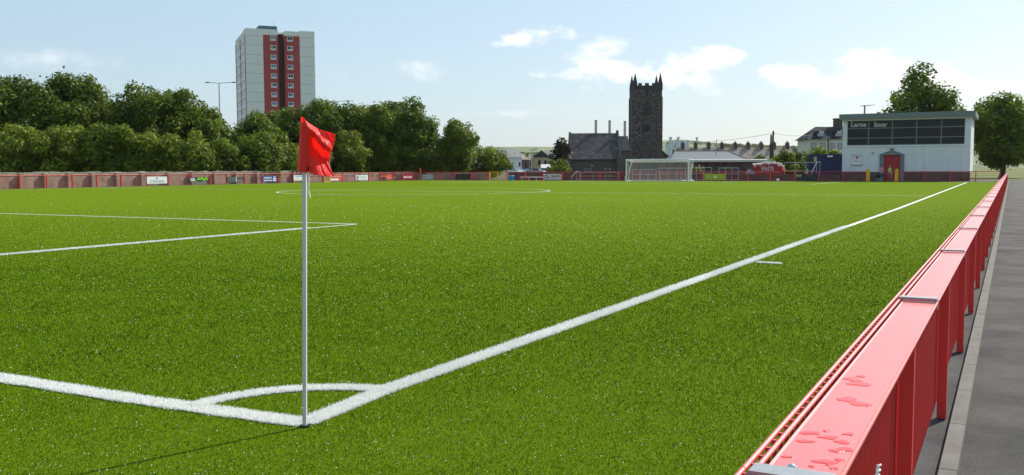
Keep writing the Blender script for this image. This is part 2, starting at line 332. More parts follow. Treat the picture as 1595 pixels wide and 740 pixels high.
segs = []      # (ax, ay, bx, by, halfwidth)
lineMB = MB()
def strip(pts, w=.11, z=.004):
    pts = [Vector((p[0], p[1], 0)) for p in pts]; L, Rr = [], []
    for i, p in enumerate(pts):
        t = (pts[min(i + 1, len(pts) - 1)] - pts[max(i - 1, 0)]).normalized(); n = Vector((-t.y, t.x, 0))
        L.append(p + n * w / 2); Rr.append(p - n * w / 2)
    v = [(q.x, q.y, z) for q in L] + [(q.x, q.y, z) for q in Rr]; n = len(pts)
    lineMB.add(v, [(i, i + n, i + n + 1, i + 1) for i in range(n - 1)])
    for i in range(n - 1): segs.append((pts[i].x, pts[i].y, pts[i + 1].x, pts[i + 1].y, w / 2))
K = G(474, 660)
touch = [K, G(600, 609), G(900, 503), G(1120, 424.6), G(1240, 381), G(1398, 325.4)]
dirn = (touch[-1] - touch[-2]).normalized()
strip(touch + [touch[-1] + (P(LEN, .2) - touch[-1]) * k for k in (.25, .5, .75, 1)], .135, .004)
gl = [K, G(340, 641.5), G(208, 623)]
strip(gl + [gl[-1] + (P(0, WID) - gl[-1]) * k for k in (.2, .6, 1)], .145, .005)
mid = WID / 2
strip([P(LEN, .2), P(LEN, mid), P(LEN, WID)], .11, .004); strip([P(0, WID), P(50, WID), P(LEN, WID)], .11, .0045)
strip([P(LEN / 2, .1), P(LEN / 2, mid), P(LEN / 2, WID)], .11, .0042)
strip([P(LEN / 2 + 9.15 * math.cos(a), mid + 9.15 * math.sin(a)) for a in np.linspace(0, 2 * math.pi, 97)], .11, .0046)
cs = P(LEN / 2, mid); lineMB.add([(cs.x + .14 * math.cos(a), cs.y + .14 * math.sin(a), .0055) for a in np.linspace(0, 2 * math.pi, 17)[:-1]], [tuple(range(16))])
for s_, u0 in ((1, 0), (-1, LEN)):
    strip([P(u0, mid - 20.16), P(u0 + s_ * 16.5, mid - 20.16), P(u0 + s_ * 16.5, mid - 20.159)], .11, .0051)
    strip([P(u0 + s_ * 16.5, mid - 20.2), P(u0 + s_ * 16.5, mid + 20.16)], .11, .0056); strip([P(u0, mid + 20.16), P(u0 + s_ * 16.5, mid + 20.16)], .11, .0051)
    strip([P(u0, mid - 9.16), P(u0 + s_ * 5.5, mid - 9.16)], .11, .0053); strip([P(u0 + s_ * 5.5, mid - 9.2), P(u0 + s_ * 5.5, mid + 9.16)], .11, .0058); strip([P(u0, mid + 9.16), P(u0 + s_ * 5.5, mid + 9.16)], .11, .0053)
# corner arc, fitted between the two near lines
a0 = G(300, 634) - K; a1 = G(598, 608.5) - K; th0 = math.atan2(a0.y, a0.x); th1 = math.atan2(a1.y, a1.x)
strip([K + Vector((math.cos(t), math.sin(t), 0)) * (a0.length * (1 - k) + a1.length * k) for k, t in ((k, th0 + (th1 - th0) * k) for k in np.linspace(0, 1, 25))], .12, .0062)
strip([G(1180, 409.6), G(1217, 411.6)], .07, .004)
for sgn in (1,): strip([P(10.15, WID + .3), P(10.15, WID + .9)], .08, .004)
tag(lineMB.build('pitch_markings', linem), kind='structure')

# near turf blades, green and white ones along the lines
def blades(name, n, y0, y1, mats, seed, hgt, wid, on_line):
    rg = np.random.default_rng(seed)
    u = rg.random(n); Y = y0 * (y1 / y0) ** u if not on_line else None
    if not on_line:
        X = (rg.random(n) * 2 - 1) * (.58 * Y + .4)
    else:
        S = np.array([s for s in segs]); cl = []
        for s in S:
            L = math.hypot(s[2] - s[0], s[3] - s[1]); k = int(max(L, .05) / .02) + 1
            t = (np.arange(k) + .5) / k; cl.append(np.stack([s[0] + (s[2] - s[0]) * t, s[1] + (s[3] - s[1]) * t, np.full(k, s[0]), np.full(k, s[1]), np.full(k, s[2]), np.full(k, s[3]), np.full(k, s[4])], 1))
        cl = np.concatenate(cl); d = cl[:, 1]; cl = cl[(d > y0) & (d < y1) & (abs(cl[:, 0]) < .62 * d + .4)]
        pr = 1 / cl[:, 1] ** 1.6; idx = rg.choice(len(cl), n, p=pr / pr.sum()); c = cl[idx]
        dx, dy = c[:, 4] - c[:, 2], c[:, 5] - c[:, 3]; L = np.hypot(dx, dy) + 1e-9
        off = (rg.random(n) * 2 - 1) * (c[:, 6] * 1.0 + .007 + .010 * np.sin(c[:, 0] * 23 + c[:, 1] * 31) ** 2) ; al = (rg.random(n) - .5) * .02
        X = c[:, 0] - dy / L * off + dx / L * al; Y = c[:, 1] + dx / L * off + dy / L * al
    keep = np.ones(n, bool)
    if not on_line:
        md = np.full(n, 9.)
        for s in segs:
            dx, dy = s[2] - s[0], s[3] - s[1]; L2 = dx * dx + dy * dy + 1e-12
            t = np.clip(((X - s[0]) * dx + (Y - s[1]) * dy) / L2, 0, 1); md = np.minimum(md, np.hypot(X - s[0] - t * dx, Y - s[1] - t * dy) - s[4])
        keep = (md > .004) & (rg.random(n) < np.clip((48 - Y) / 34, 0, 1) ** 1.3)
        su, cu = math.sin(YAW), math.cos(YAW); uu = su * X + cu * Y + CU; vv = -cu * X + su * Y + CV
        keep &= (vv > PV0 + .03) & (uu > PU0)
    X, Y = X[keep], Y[keep]; n = len(X); sc = np.clip(Y / 5.5, .9, 2.4)
    h = hgt * (.55 + .75 * rg.random(n)) * np.clip(sc, .9, 1.5); w = wid * (.7 + .6 * rg.random(n)) * sc; a = rg.random(n) * 2 * np.pi; ln = rg.random(n) ** .7 * .95; la = rg.random(n) * 2 * np.pi
    tx = np.cos(la) * ln * h; ty = np.sin(la) * ln * h; tz = h * np.sqrt(np.clip(1 - (ln * .85) ** 2, .1, 1))
    v = np.zeros((n, 4, 3))
    v[:, 0] = np.stack([X - np.cos(a) * w, Y - np.sin(a) * w, np.zeros(n)], 1); v[:, 1] = np.stack([X + np.cos(a) * w, Y + np.sin(a) * w, np.zeros(n)], 1)
    v[:, 2] = np.stack([X + np.cos(a) * w * .4 + tx, Y + np.sin(a) * w * .4 + ty, tz], 1); v[:, 3] = np.stack([X - np.cos(a) * w * .4 + tx, Y - np.sin(a) * w * .4 + ty, tz], 1)
    return tag(fastmesh(name, v.reshape(-1, 3), 4, mats), kind='stuff')
bl = leafmat('turf_blades', (.012, .048, .001), (.072, .158, .004), .35, .85, .015, 1.3)
blades('turf_blades', 1100000, 4.1, 48, bl, 3, .0112, .0012, False)
wbl = leafmat('white_turf_blades', (.72, .73, .7), (.92, .92, .9), .25, .6, .2)
blades('white_line_fibres', 110000, 4.1, 24, wbl, 4, .019, .0021, True)
# dew on the turf: small opaque beads, sun glint put into their pale colour
def dew_glint():
    rg = np.random.default_rng(11); n = 15000; Y = 4.1 * (60 / 4.1) ** (rg.random(n) ** 1.2); X = (rg.random(n) * 2 - 1) * (.6 * Y + .3); r = (.0013 + .0030 * rg.random(n) ** 5) * np.clip(Y / 5, .8, 6) ** .65
    base = np.array([(1, 0, 0), (-1, 0, 0), (0, 1, 0), (0, -1, 0), (0, 0, 1), (0, 0, -1)], float)
    fc = [(4, 0, 2), (4, 2, 1), (4, 1, 3), (4, 3, 0), (5, 2, 0), (5, 1, 2), (5, 3, 1), (5, 0, 3)]
    v = base[None] * r[:, None, None] + np.stack([X, Y, .013 + r], 1)[:, None, :]
    tri = v[:, np.array(fc).ravel()]
    su, cu = math.sin(YAW), math.cos(YAW); vv = -cu * X + su * Y + CV
    tri = tri[vv > PV0 + .03]
    return tag(fastmesh('dew_drops', tri.reshape(-1, 3), 3, mat('dew_glint', (.9, .88, .74), .35, .8)), kind='stuff')
dew_glint()

# ------------------------------------------------------------------ foliage
def crown(lobes, dens, size, seed):
    rg = np.random.default_rng(seed); out = []
    for (cx, cy, cz, r, sq) in lobes:
        n = int(dens * r * r * 4)
        d = rg.normal(size=(n, 3)); d /= np.linalg.norm(d, axis=1)[:, None]
        rad = r * (1 - .45 * rg.random(n) ** 2) * (1 + .22 * rg.normal(size=n) * .6)
        p = d * rad[:, None]; p[:, 2] *= sq; p += (cx, cy, cz)
        nrm = d * .6 + rg.normal(size=(n, 3)) * .45 + np.array([0, 0, .35]); nrm /= np.linalg.norm(nrm, axis=1)[:, None]
        a = np.cross(nrm, rg.normal(size=(n, 3))); a /= np.linalg.norm(a, axis=1)[:, None]; b = np.cross(nrm, a)
        s = size * (.55 + .9 * rg.random(n))[:, None]
        out.append(np.stack([p - a * s, p - b * s * .55 + nrm * s * .15, p + a * s, p + b * s * .55 + nrm * s * .15], 1))
    return np.concatenate(out).reshape(-1, 3)
def tree(name, x, y, w, h, z0=0.0, lab='', cat='tree', group=None, m='leaf_mid', low=.12, size=.2, dens=46, seed=1, trunk=True, depth=None, lobesn=None, sq=.85, shape=1.0, wood='trunk'):
    """w half width, h height; crown from low*h to h"""
    rg = random.Random(seed); lob = []; dp = depth or w; nl = lobesn or max(10, int(11 * w))
    zc = h * (low + 1) / 2; hz = h * (1 - low) / 2
    for i in range(nl):
        a, b, c = (rg.gauss(0, 1) for _ in range(3)); L = math.sqrt(a * a + b * b + c * c) + 1e-6; k_ = rg.uniform(.45, .8) if i % 4 == 0 else rg.uniform(.84, 1.06)
        a, b, c = a / L * k_, b / L * k_, c / L * k_
        if b > .55: b *= .6
        wf = (1 - .3 * max(c, 0) ** 1.5 * shape)
        r = rg.uniform(.2, .36) * min(w, hz) + .12
        lob.append((a * (w - r * .6) * wf, b * (dp - r * .6) * wf, zc + c * (hz - r * .7), r, sq))
    lob.append((0, 0, zc, min(w, hz) * .72, .95)); lob.append((0, 0, h * (low + .25 * (1 - low)), min(w, hz) * .6, .9))
    e = empty(name, Frame(x, y, rg.uniform(0, 6.28) if dp == w else 0, z0), lab, cat, group)
    v = crown(lob, dens, size, seed); fastmesh('crown', v, 4, M[m], e)
    if trunk:
        t = MB(); r0 = .03 * h + .04; top = zc + hz * .4
        t.tube([(0, 0, -.1), (.05 * w, .03 * w, h * low * .8), (0, .05 * w, zc * .8), (.05, 0, top)], [r0 * 1.2, r0, r0 * .7, r0 * .25], 8)
        for k in range(6):
            a = rg.uniform(0, 6.28); q = rg.uniform(.5, .8); z1 = rg.uniform(h * low, zc)
            t.tube([(0, 0, z1), (math.cos(a) * w * .35, math.sin(a) * dp * .35, z1 + hz * .3), (math.cos(a) * w * q, math.sin(a) * dp * q, z1 + hz * .55)], [r0 * .5, r0 * .3, r0 * .08], 6)
        t.build(wood, M['bark'], e, True)
    return e
def tree_px(name, px, hw, ytop, Y, **k):
    fr = front(px, Y); _, zt = fr.p(px, ytop); wm_ = hw / FPX * Y
    z0 = k.pop('z0', 0)
    return tree(name, fr.o.x, Y, wm_, zt - z0, z0=z0, **k)
belt = [ # px, half width px, top y, Y, material, label
 (40, 60, 118, 108, 'leaf_dark', 'tall dark tree at the outer left end of the tree belt'),
 (125, 55, 112, 112, 'leaf_dark', 'tall dark tree just left of the large rounded tree behind the wall'),
 (232, 52, 122, 112, 'leaf_dark', 'tall dark rounded tree behind the wall above the white board with a blue mark'),
 (292, 40, 138, 114, 'leaf_dark', 'dark tree on the downward slope of the belt, left of the street lamp'),
 (336, 28, 168, 116, 'leaf_mid', 'lower tree at the foot of the double street lamp'),
 (262, 34, 133, 119, 'leaf_mid', 'tree filling the belt between the rounded tree and the downward slope'),
 (316, 26, 157, 121, 'leaf_dark', 'tree just left of the street lamp in the second row of the belt'),
 (522, 32, 163, 136, 'leaf_dark', 'second-row tree below the part-hidden lamp arm'),
 (570, 32, 165, 139, 'leaf_mid', 'second-row tree between the lamp arm and the twin peaks'),
 (616, 32, 161, 141, 'leaf_dark', 'second-row tree filling the notch between the twin peaks'),
 (430, 30, 174, 130, 'leaf_mid', 'second-row tree left of the corner flag top'),
 (372, 20, 205, 118, 'leaf_mid', 'small tree in the dip of the belt before the tower block corner'),
 (408, 34, 172, 120, 'leaf_mid', 'bright tree in front of the foot of the tower block'),
 (452, 34, 168, 124, 'leaf_dark', 'dark tree directly behind the red corner flag'),
 (500, 36, 156, 126, 'leaf_dark', 'round dark tree right of the tower block, beside the part-hidden lamp'),
 (548, 34, 168, 128, 'leaf_dark', 'dark tree between the part-hidden lamp and the twin peaked trees'),
 (592, 34, 160, 130, 'leaf_mid', 'left one of the twin peaked dark trees above the white and orange boards'),
 (640, 36, 160, 132, 'leaf_dark', 'right one of the twin peaked dark trees, above the maroon board'),
 (672, 26, 196, 134, 'leaf_mid', 'shoulder tree at the right end of the continuous belt'),
 (714, 29, 183, 136, 'leaf_mid', 'rounded tree standing a little apart at the right end of the belt'),
]
for i, (px, hw, yt, Y, m, lab) in enumerate(belt):
    tree_px('broadleaf_tree', px, hw * (1.35 if px > 480 and px < 700 else 1.22), yt - (6 if px > 480 else 3), Y, m=m, lab=lab, group='trees of the belt behind the wall', seed=20 + i, size=.2, dens=46, low=.03)
low_ = [
 (20, 50, 196, 97, 'leaf_light', 'yellow-green bush at the outer left end of the wall'),
 (100, 46, 190, 98, 'leaf_light', 'yellow-green bush second from the outer left end of the wall'),
 (178, 40, 188, 99, 'leaf_mid', 'leafy bush behind the wall left of the white board with a blue mark'),
 (222, 30, 196, 98, 'leaf_light', 'yellowish bush behind the white board with a blue mark'),
 (262, 30, 208, 99, 'leaf_light', 'low yellow-green bush between the white and the black-green board'),
 (308, 32, 204, 101, 'leaf_light', 'light bush behind the black and green board'),
 (352, 30, 214, 103, 'leaf_mid', 'mid-green bush behind the two-column grey board'),
 (405, 36, 202, 106, 'leaf_mid', 'wide round bush behind the blue board'),
 (452, 26, 220, 110, 'leaf_light', 'light bush behind the corner flag cloth'),
 (545, 30, 205, 124, 'leaf_light', 'bush behind the white board with a black mark'),
 (588, 26, 195, 128, 'leaf_dark', 'dark bush behind the orange board'),
 (628, 30, 200, 131, 'leaf_light', 'bush behind the maroon board'),
 (672, 28, 215, 135, 'leaf_light', 'light bush behind the far corner flag'),
 (720, 28, 232, 140, 'leaf_mid', 'dense bush behind the unlit dark board'),
 (762, 36, 227, 141, 'leaf_light', 'spreading pale green tree behind the yellow mesh gate'),
 (492, 28, 215, 119, 'leaf_dark', 'dark bush right of the corner flag cloth'),
]
for i, (px, hw, yt, Y, m, lab) in enumerate(low_):
    tree_px('bushy_tree', px, hw * 1.15, yt - 2, Y, m=m, lab=lab, group='lower bushes in front of the tree belt', seed=60 + i, size=.17, dens=54, low=.0, shape=.6)
tree_px('copper_beech', 874, 19, 212, 158, m='leaf_purple', lab='dark purple tree against the left end of the stone church hall', seed=91, size=.3, dens=26, low=.1)
tree_px('green_shrub', 872, 17, 246, 146, m='leaf_light', lab='yellow-green shrub below the dark purple tree', cat='shrub', seed=92, size=.2, dens=40, low=0, trunk=True, wood='stem')
tree_px('green_shrub', 858, 9, 246, 150, m='leaf_mid', lab='green shrub left of the dark purple tree beside the tan house', cat='shrub', seed=93, size=.2, dens=40, low=0, wood='stem')
tree_px('sycamore_tree', 1432, 62, 94, 128, m='leaf_dark', lab='tall tree rising behind the clubhouse roof', seed=94, size=.28, dens=22, low=.2, lobesn=34, shape=.5)
tree_px('sycamore_tree', 1560, 56, 140, 130, m='leaf_mid', lab='broad tree at the far end of the touchline right of the clubhouse', seed=95, size=.26, dens=36, low=.1)
for i, (px, hw, yt, m, lab) in enumerate([(1190, 20, 240, 'leaf_light', 'low yellow-green bush behind the rubbish skip'), (1225, 24, 234, 'leaf_light', 'bush between the skip and the blue container'), (1244, 15, 229, 'leaf_mid', 'taller dark green bush left of the blue container'), (1276, 27, 228, 'leaf_light', 'bright bush behind the blue container'), (1302, 24, 230, 'leaf_light', 'bush between the blue container and the clubhouse')]):
    tree_px('hedge_bush', px, hw, yt, 126 + i, m=m, lab=lab, cat='shrub', group='bushes behind the container', seed=100 + i, size=.2, dens=42, low=0, wood='stem')
for i, (px, hw, yt, Y, m) in enumerate([(812, 11, 235, 420, 'leaf_mid'), (826, 9, 234, 430, 'leaf_dark'), (800, 9, 234, 425, 'leaf_mid'), (840, 11, 237, 440, 'leaf_mid')]):
    tree_px('garden_tree', px, hw, yt, Y, m=m, lab=['garden tree rising between the two grey-roofed houses', 'dark garden tree beside the thin grey mast', 'garden tree behind the white-walled house', 'garden tree behind the tan house roof'][i], group='trees behind the houses', seed=120 + i, size=.5, dens=12, low=0)

# ------------------------------------------------------------------ corner flag
fx = G(474.8, 665); e = empty('corner_flag', Frame(fx.x, fx.y, R(-8)), 'red corner flag on a white pole at the near corner arc', 'corner flag')
pole = mat('flagpole_white', (.57, .57, .6), .4, .4)
pz = 1.775
mb = MB(); hw_ = .0112; bv = .002; LEAN = Frame(fx.x, fx.y, 0).p(474.8, 184)[0] / 1.8
mb.prismz([(-hw_ + bv, -hw_), (hw_ - bv, -hw_), (hw_, -hw_ + bv), (hw_, hw_ - bv), (hw_ - bv, hw_), (-hw_ + bv, hw_), (-hw_, hw_ - bv), (-hw_, -hw_ + bv)], 0, pz - .01); mb.v = [(x + LEAN * z, y, z) for x, y, z in mb.v]; mb.build('pole', pole, e)
mb = MB(); mb.tube([(0, 0, 0), (0, 0, .012)], .03, 14); mb.build('socket', M['black'], e)
fr = Frame(fx.x, fx.y, 0)
# control grid in photographed outline, (px, py, depth offset m), rows top to bottom, columns sleeve to fly
grid = [
 [(468.5, 183, .012), (470, 182, -.022), (473, 183, -.028), (477, 188, -.020), (487, 195.5, .05), (499, 202, .05), (511, 205.5, .03), (522.5, 209.5, .03)],
 [(467.2, 203, .014), (469.5, 202, -.018), (474.5, 202, -.026), (479, 200, -.030), (487, 204, -.030), (498, 209, .015), (509, 214, .02), (521, 221, .03)],
 [(466, 223, .014), (468.5, 222, -.018), (474.5, 222, -.026), (480, 220, -.019), (487, 219, .03), (497, 217, -.035), (508, 227, -.045), (517.5, 232, .02)],
 [(464.8, 243, .014), (467.5, 243, -.018), (475, 243, -.026), (481, 240, -.022), (487, 232, .04), (496, 238, .055), (506, 243, .045), (514, 246, .03)],
 [(463.9, 258, .014), (467, 259, -.018), (475, 260, -.026), (482, 259, -.016), (490, 254, -.03), (499, 256, -.02), (507, 259, -.01), (513.5, 257, .01)],
 [(463.4, 265.5, .012), (467, 267, -.018), (475, 268.5, -.026), (483, 270, -.012), (491, 272.5, -.09), (500, 273.5, -.10), (511, 274.5, -.09), (520.5, 275, -.07)],
]
P3 = np.array([[(fr.p(a, b, d)[0], d, fr.p(a, b, d)[1]) for a, b, d in row] for row in grid])
def cr(Pp, t):      # Catmull-Rom along axis 0
    n = len(Pp); out = []
    for x in t:
        i = min(int(x), n - 2); f = x - i; p0, p1, p2, p3 = Pp[max(i - 1, 0)], Pp[i], Pp[i + 1], Pp[min(i + 2, n - 1)]
        out.append(.5 * (2 * p1 + (p2 - p0) * f + (2 * p0 - 5 * p1 + 4 * p2 - p3) * f * f + (3 * p1 - p0 - 3 * p2 + p3) * f ** 3))
    return np.array(out)
nu_, nv_ = 46, 50
S1 = cr(P3, np.linspace(0, 5, nv_)); S2 = cr(np.swapaxes(S1, 0, 1), np.linspace(0, 7, nu_))   # [u][v]
mb = MB(); vv = []
rgf = np.random.default_rng(5)
for i in range(nu_):
    for j in range(nv_):
        q = S2[i, j].copy(); k = max(0, (i / nu_ - .28)) * 1.4; ph = i / nu_ * 1.0 - j / nv_ * .55
        q[1] += k * (.006 * math.sin(ph * 34) + .004 * math.sin(ph * 71 + j * .21) + .003 * math.sin(j * .9 + i * .13)); vv.append(tuple(q))
ff = [(i * nv_ + j, i * nv_ + j + 1, (i + 1) * nv_ + j + 1, (i + 1) * nv_ + j) for i in range(nu_ - 1) for j in range(nv_ - 1)]
ca, sa = math.cos(R(8)), math.sin(R(8)); vv = [(x * ca - y * sa, x * sa + y * ca, z) for x, y, z in vv]
mb.add(vv, ff)
# back of the sleeve, closing it round the pole
bk = []
for j in range(nv_):
    q = S2[0, j]; r_ = S2[int(nu_ * 3 / 7), j]
    for k in np.linspace(0, 1, 7):
        x = q[0] * (1 - k) + r_[0] * k; y = q[1] * (1 - k) + r_[1] * k + .02 * math.sin(math.pi * k); bk.append((x * ca - y * sa, x * sa + y * ca, q[2] * (1 - k) + r_[2] * k))
mb.add(bk, [(j * 7 + k, j * 7 + k + 1, (j + 1) * 7 + k + 1, (j + 1) * 7 + k) for j in range(nv_ - 1) for k in range(6)])
fm = bpy.data.materials.new('red_flag_nylon'); fm.use_nodes = True; t = fm.node_tree; b = t.nodes['Principled BSDF']; b.inputs['Base Color'].default_value = (.95, .075, .055, 1); b.inputs['Roughness'].default_value = .45; b.inputs['Specular IOR Level'].default_value = .25
tr = t.nodes.new('ShaderNodeBsdfTranslucent'); tr.inputs['Color'].default_value = (1.0, .15, .12, 1); ms = t.nodes.new('ShaderNodeMixShader'); ms.inputs[0].default_value = .5
nn = t.nodes.new('ShaderNodeTexNoise'); nn.inputs['Scale'].default_value = 22; nn.inputs['Detail'].default_value = 5; nn.inputs['Distortion'].default_value = 1.2; bp = t.nodes.new('ShaderNodeBump'); bp.inputs['Distance'].default_value = .012; bp.inputs['Strength'].default_value = .5
tcn = t.nodes.new('ShaderNodeTexCoord'); t.links.new(tcn.outputs['Object'], nn.inputs['Vector']); t.links.new(nn.outputs['Fac'], bp.inputs['Height']); t.links.new(bp.outputs[0], b.inputs['Normal']); t.links.new(bp.outputs[0], tr.inputs['Normal'])
t.links.new(b.outputs[0], ms.inputs[1]); t.links.new(tr.outputs[0], ms.inputs[2]); t.links.new(ms.outputs[0], t.nodes['Material Output'].inputs['Surface'])
fo = mb.build('flag_cloth', fm, e, True); sm = fo.modifiers.new('thickness', 'SOLIDIFY'); sm.thickness = .0008
def fq(px, py, d):
    x, z = fr.p(px, py, d); return (x * ca - d * sa, x * sa + d * ca, z)
MB().tube([fq(480.5, 260, -.03), fq(480.3, 267, -.03)], .005, 6).build('toggle', M['black'], fo)
mb = MB(); mb.tube([fq(480, 268, -.012), fq(481, 280, -.016), fq(480.5, 296, -.016), fq(483, 308, -.02)], .0042, 6); mb.tube([fq(481, 267, -.015), fq(480, 284, -.018), fq(481.3, 305, -.018)], .0036, 6); mb.build('tie_cord', M['white_matt'], e)
# far corner flag, and the two others
for k, (u, v, lab) in enumerate([(LEN, WID, 'small distant corner flag in front of the far left corner of the fence')]):
    q = P(u, v); e = empty('corner_flag', Frame(q.x, q.y, A_FAR), lab, 'corner flag')
    MB().tube([(0, 0, 0), (0, 0, 1.6)], .02, 8).build('pole', pole, e)
    mb = MB(); mb.prism([(-.03, 1.6), (.16, 1.5), (.12, 1.32), (.17, 1.2), (-.03, 1.22)], -.012, .012); mb.build('flag_cloth', fm, e)

# ------------------------------------------------------------------ near barrier (red rail, right)
HB = 1.0
q = UVof(G(1160, 728, HB)); BV = q[1]                      # line of the outer wire
U_N = q[0]
q2 = UVof(G(1321, 728, HB)); BW = BV - q2[1]               # overall width to the right edge
U_F = UVof(G(1392, 464, HB))[0]; PL = U_F - U_N
def barrier_frame(u): p = P(u, BV); return Frame(p.x, p.y, A_LEFT)   # local x along the rail away from camera, local -y to the outside (camera side is y<0)
def build_barrier(fr, lab, detail=True, group='panels of the red rail along the near touchline'):
    e = empty('pitch_barrier', fr, lab, 'barrier', group); w = BW; x0, x1 = .012, PL - .012
    plate_l = -.0265   # left edge of the flat plate
    # flat coping with a folded lip to each side
    mb = MB(); n = 24
    mb.prismx([(plate_l, HB - .012), (plate_l - .004, HB - .002), (plate_l - .008, HB - .005), (-w + .008, HB - .005), (-w + .004, HB + .001), (-w, HB - .003), (-w, HB - .008), (-w + .016, HB - .042), (-w + .02, HB - .042), (-w + .007, HB - .012), (plate_l - .003, HB - .016)], x0, x1)
    mb.build('coping', M['coping'], e)
    mb = MB(); mb.tube([(x0 - .02, 0, HB - .001), (x1, 0, HB - .001)], .0052, 10); mb.tube([(x0 - .02, -.0185, HB - .001), (x1, -.0185, HB - .001)], .0048, 10)
    mb.tube([(x0, 0, .08), (x1, 0, .08)], .0052, 8); mb.tube([(x0, 0, .5), (x1, 0, .5)], .0052, 8)
    mb.build('twin_wire', M['coping'], e, True)
    mb = MB(); k = x0 + .012
    while k < x1: mb.tube([(k, -.0095, .06), (k, -.0095, HB + .001)], .0044 if detail else .004, 8 if detail else 5); k += .052
    mb.build('mesh_infill', M['red'], e, True)
    mb = MB(); mb.box(-.025, .025, -.075, -.024, 0, HB - .016); mb.build('post', M['red'], e)
    cl = MB(); cl.prismx([(-.012, HB - .03), (-.012, HB + .004), (-.018, HB + .012), (-w + .006, HB + .012), (-w + .002, HB + .004), (-w + .002, HB - .03), (-w + .008, HB - .03), (-w + .01, HB + .003), (-.022, HB + .003), (-.018, HB - .03)], -.05, -.003); cl.build('clamp', M['galv'], e)
    return e
def cope_extra(t, b, tcn):
    n = t.nodes.new('ShaderNodeTexNoise'); n.inputs['Scale'].default_value = 2.2; n.inputs['Detail'].default_value = 6; t.links.new(tcn.outputs['Object'], n.inputs['Vector'])
    r = t.nodes.new('ShaderNodeMapRange'); r.inputs['To Min'].default_value = .36; r.inputs['To Max'].default_value = .5; t.links.new(n.outputs['Fac'], r.inputs[0]); t.links.new(r.outputs[0], b.inputs['Roughness'])
    b.inputs['Coat Weight'].default_value = .6; b.inputs['Coat Roughness'].default_value = .3
    n2 = t.nodes.new('ShaderNodeTexNoise'); n2.inputs['Scale'].default_value = 380; t.links.new(tcn.outputs['Object'], n2.inputs['Vector']); bp = t.nodes.new('ShaderNodeBump'); bp.inputs['Distance'].default_value = .0003; bp.inputs['Strength'].default_value = .4; t.links.new(n2.outputs['Fac'], bp.inputs['Height']); t.links.new(bp.outputs[0], b.inputs['Normal'])
M['coping'] = mat('red_coping_paint', (.80, .085, .08), .42, .9, noise=(7, (.70, .07, .06), .2, (.35, 1, 1)), extra=cope_extra)
M['red_dark'] = mat('dark_red_paint', (.36, .02, .02), .5, .3)
f0 = barrier_frame(U_N); b0 = build_barrier(f0, 'nearest red rail panel with wet flat coping and a grey clamp')
b1 = build_barrier(barrier_frame(U_F + .0), 'second red rail panel, right after the nearest one', True)
sim = None
NB = int((LEN + 3.6 - U_F) / PL)
for i in range(1, NB + 1):
    u = U_F + i * PL
    if i == 1: sim = build_barrier(barrier_frame(u), 'red rail panel third from the viewer along the near touchline', False)
    else:
        c = copy_tree(sim); at_frame(c, barrier_frame(u)); c['label'] = 'identical red rail panel running off along the near touchline'
bm1 = copy_tree(b1); at_frame(bm1, barrier_frame(U_N - PL)); bm1['label'] = 'red rail panel beside the photographer, before the nearest clamp'
kb = P(-14, BV - .11); kf = Frame(kb.x, kb.y, A_LEFT); kk = MB(); x_ = 0
while x_ < 117: kk.box(x_ + .004, x_ + .911, -.08, 0, -.05, .045); x_ += .915
ko = kk.build('kerb', M['concrete']); ko.location = kf.o; ko.rotation_euler = (0, 0, kf.a); tag(ko, kind='structure')
# bolt, washer, water on the coping, braided wire
e = empty('coach_bolt', Frame(*f0.w(.047, -BW * .44, 0).xy, f0.a, HB - .004), 'shiny domed bolt on the wet red coping', 'bolt')
mb = MB(); mb.ball((0, 0, .001), (.0075, .0075, .006), 16, 10); mb.build('dome_head', mat('bright_zinc', (.6, .62, .65), .15, .6, .9), e, True)
MB().tube([(0, 0, 0), (0, 0, .0016)], .0105, 18).build('washer', M['galv'], e)
wm_ = bpy.data.materials.new('water_drop'); wm_.use_nodes = True; b = wm_.node_tree.nodes['Principled BSDF']; b.inputs['Base Color'].default_value = (.80, .075, .07, 1); b.inputs['Roughness'].default_value = .22; b.inputs['Specular IOR Level'].default_value = .25; b.inputs['Transmission Weight'].default_value = .0
drops = [(1262, 674, 20, 3), (1290, 681, 16, 3), (1287, 671, 6, 1.8), (1226, 711, 9, 2.2), (1255, 687, 15, 2.4), (1311, 688, 14, 3), (1317, 700, 16, 3.2), (1284, 719, 20, 3.6), (1303, 702, 12, 2.4), (1308, 716, 9, 2), (1264, 726, 6, 2), (1230, 730, 8, 2),
         (1325, 590, 13, 2.6), (1338, 598, 18, 3.2), (1341, 586, 8, 2), (1318, 622, 17, 4), (1340, 629, 16, 3.6), (1352, 632, 4, 1.6), (1334, 593, 10, 2), (1299, 729, 9, 2), (1322, 676, 12, 2), (1290, 724, 4, 1.5), (1296, 730, 3, 1.5)]
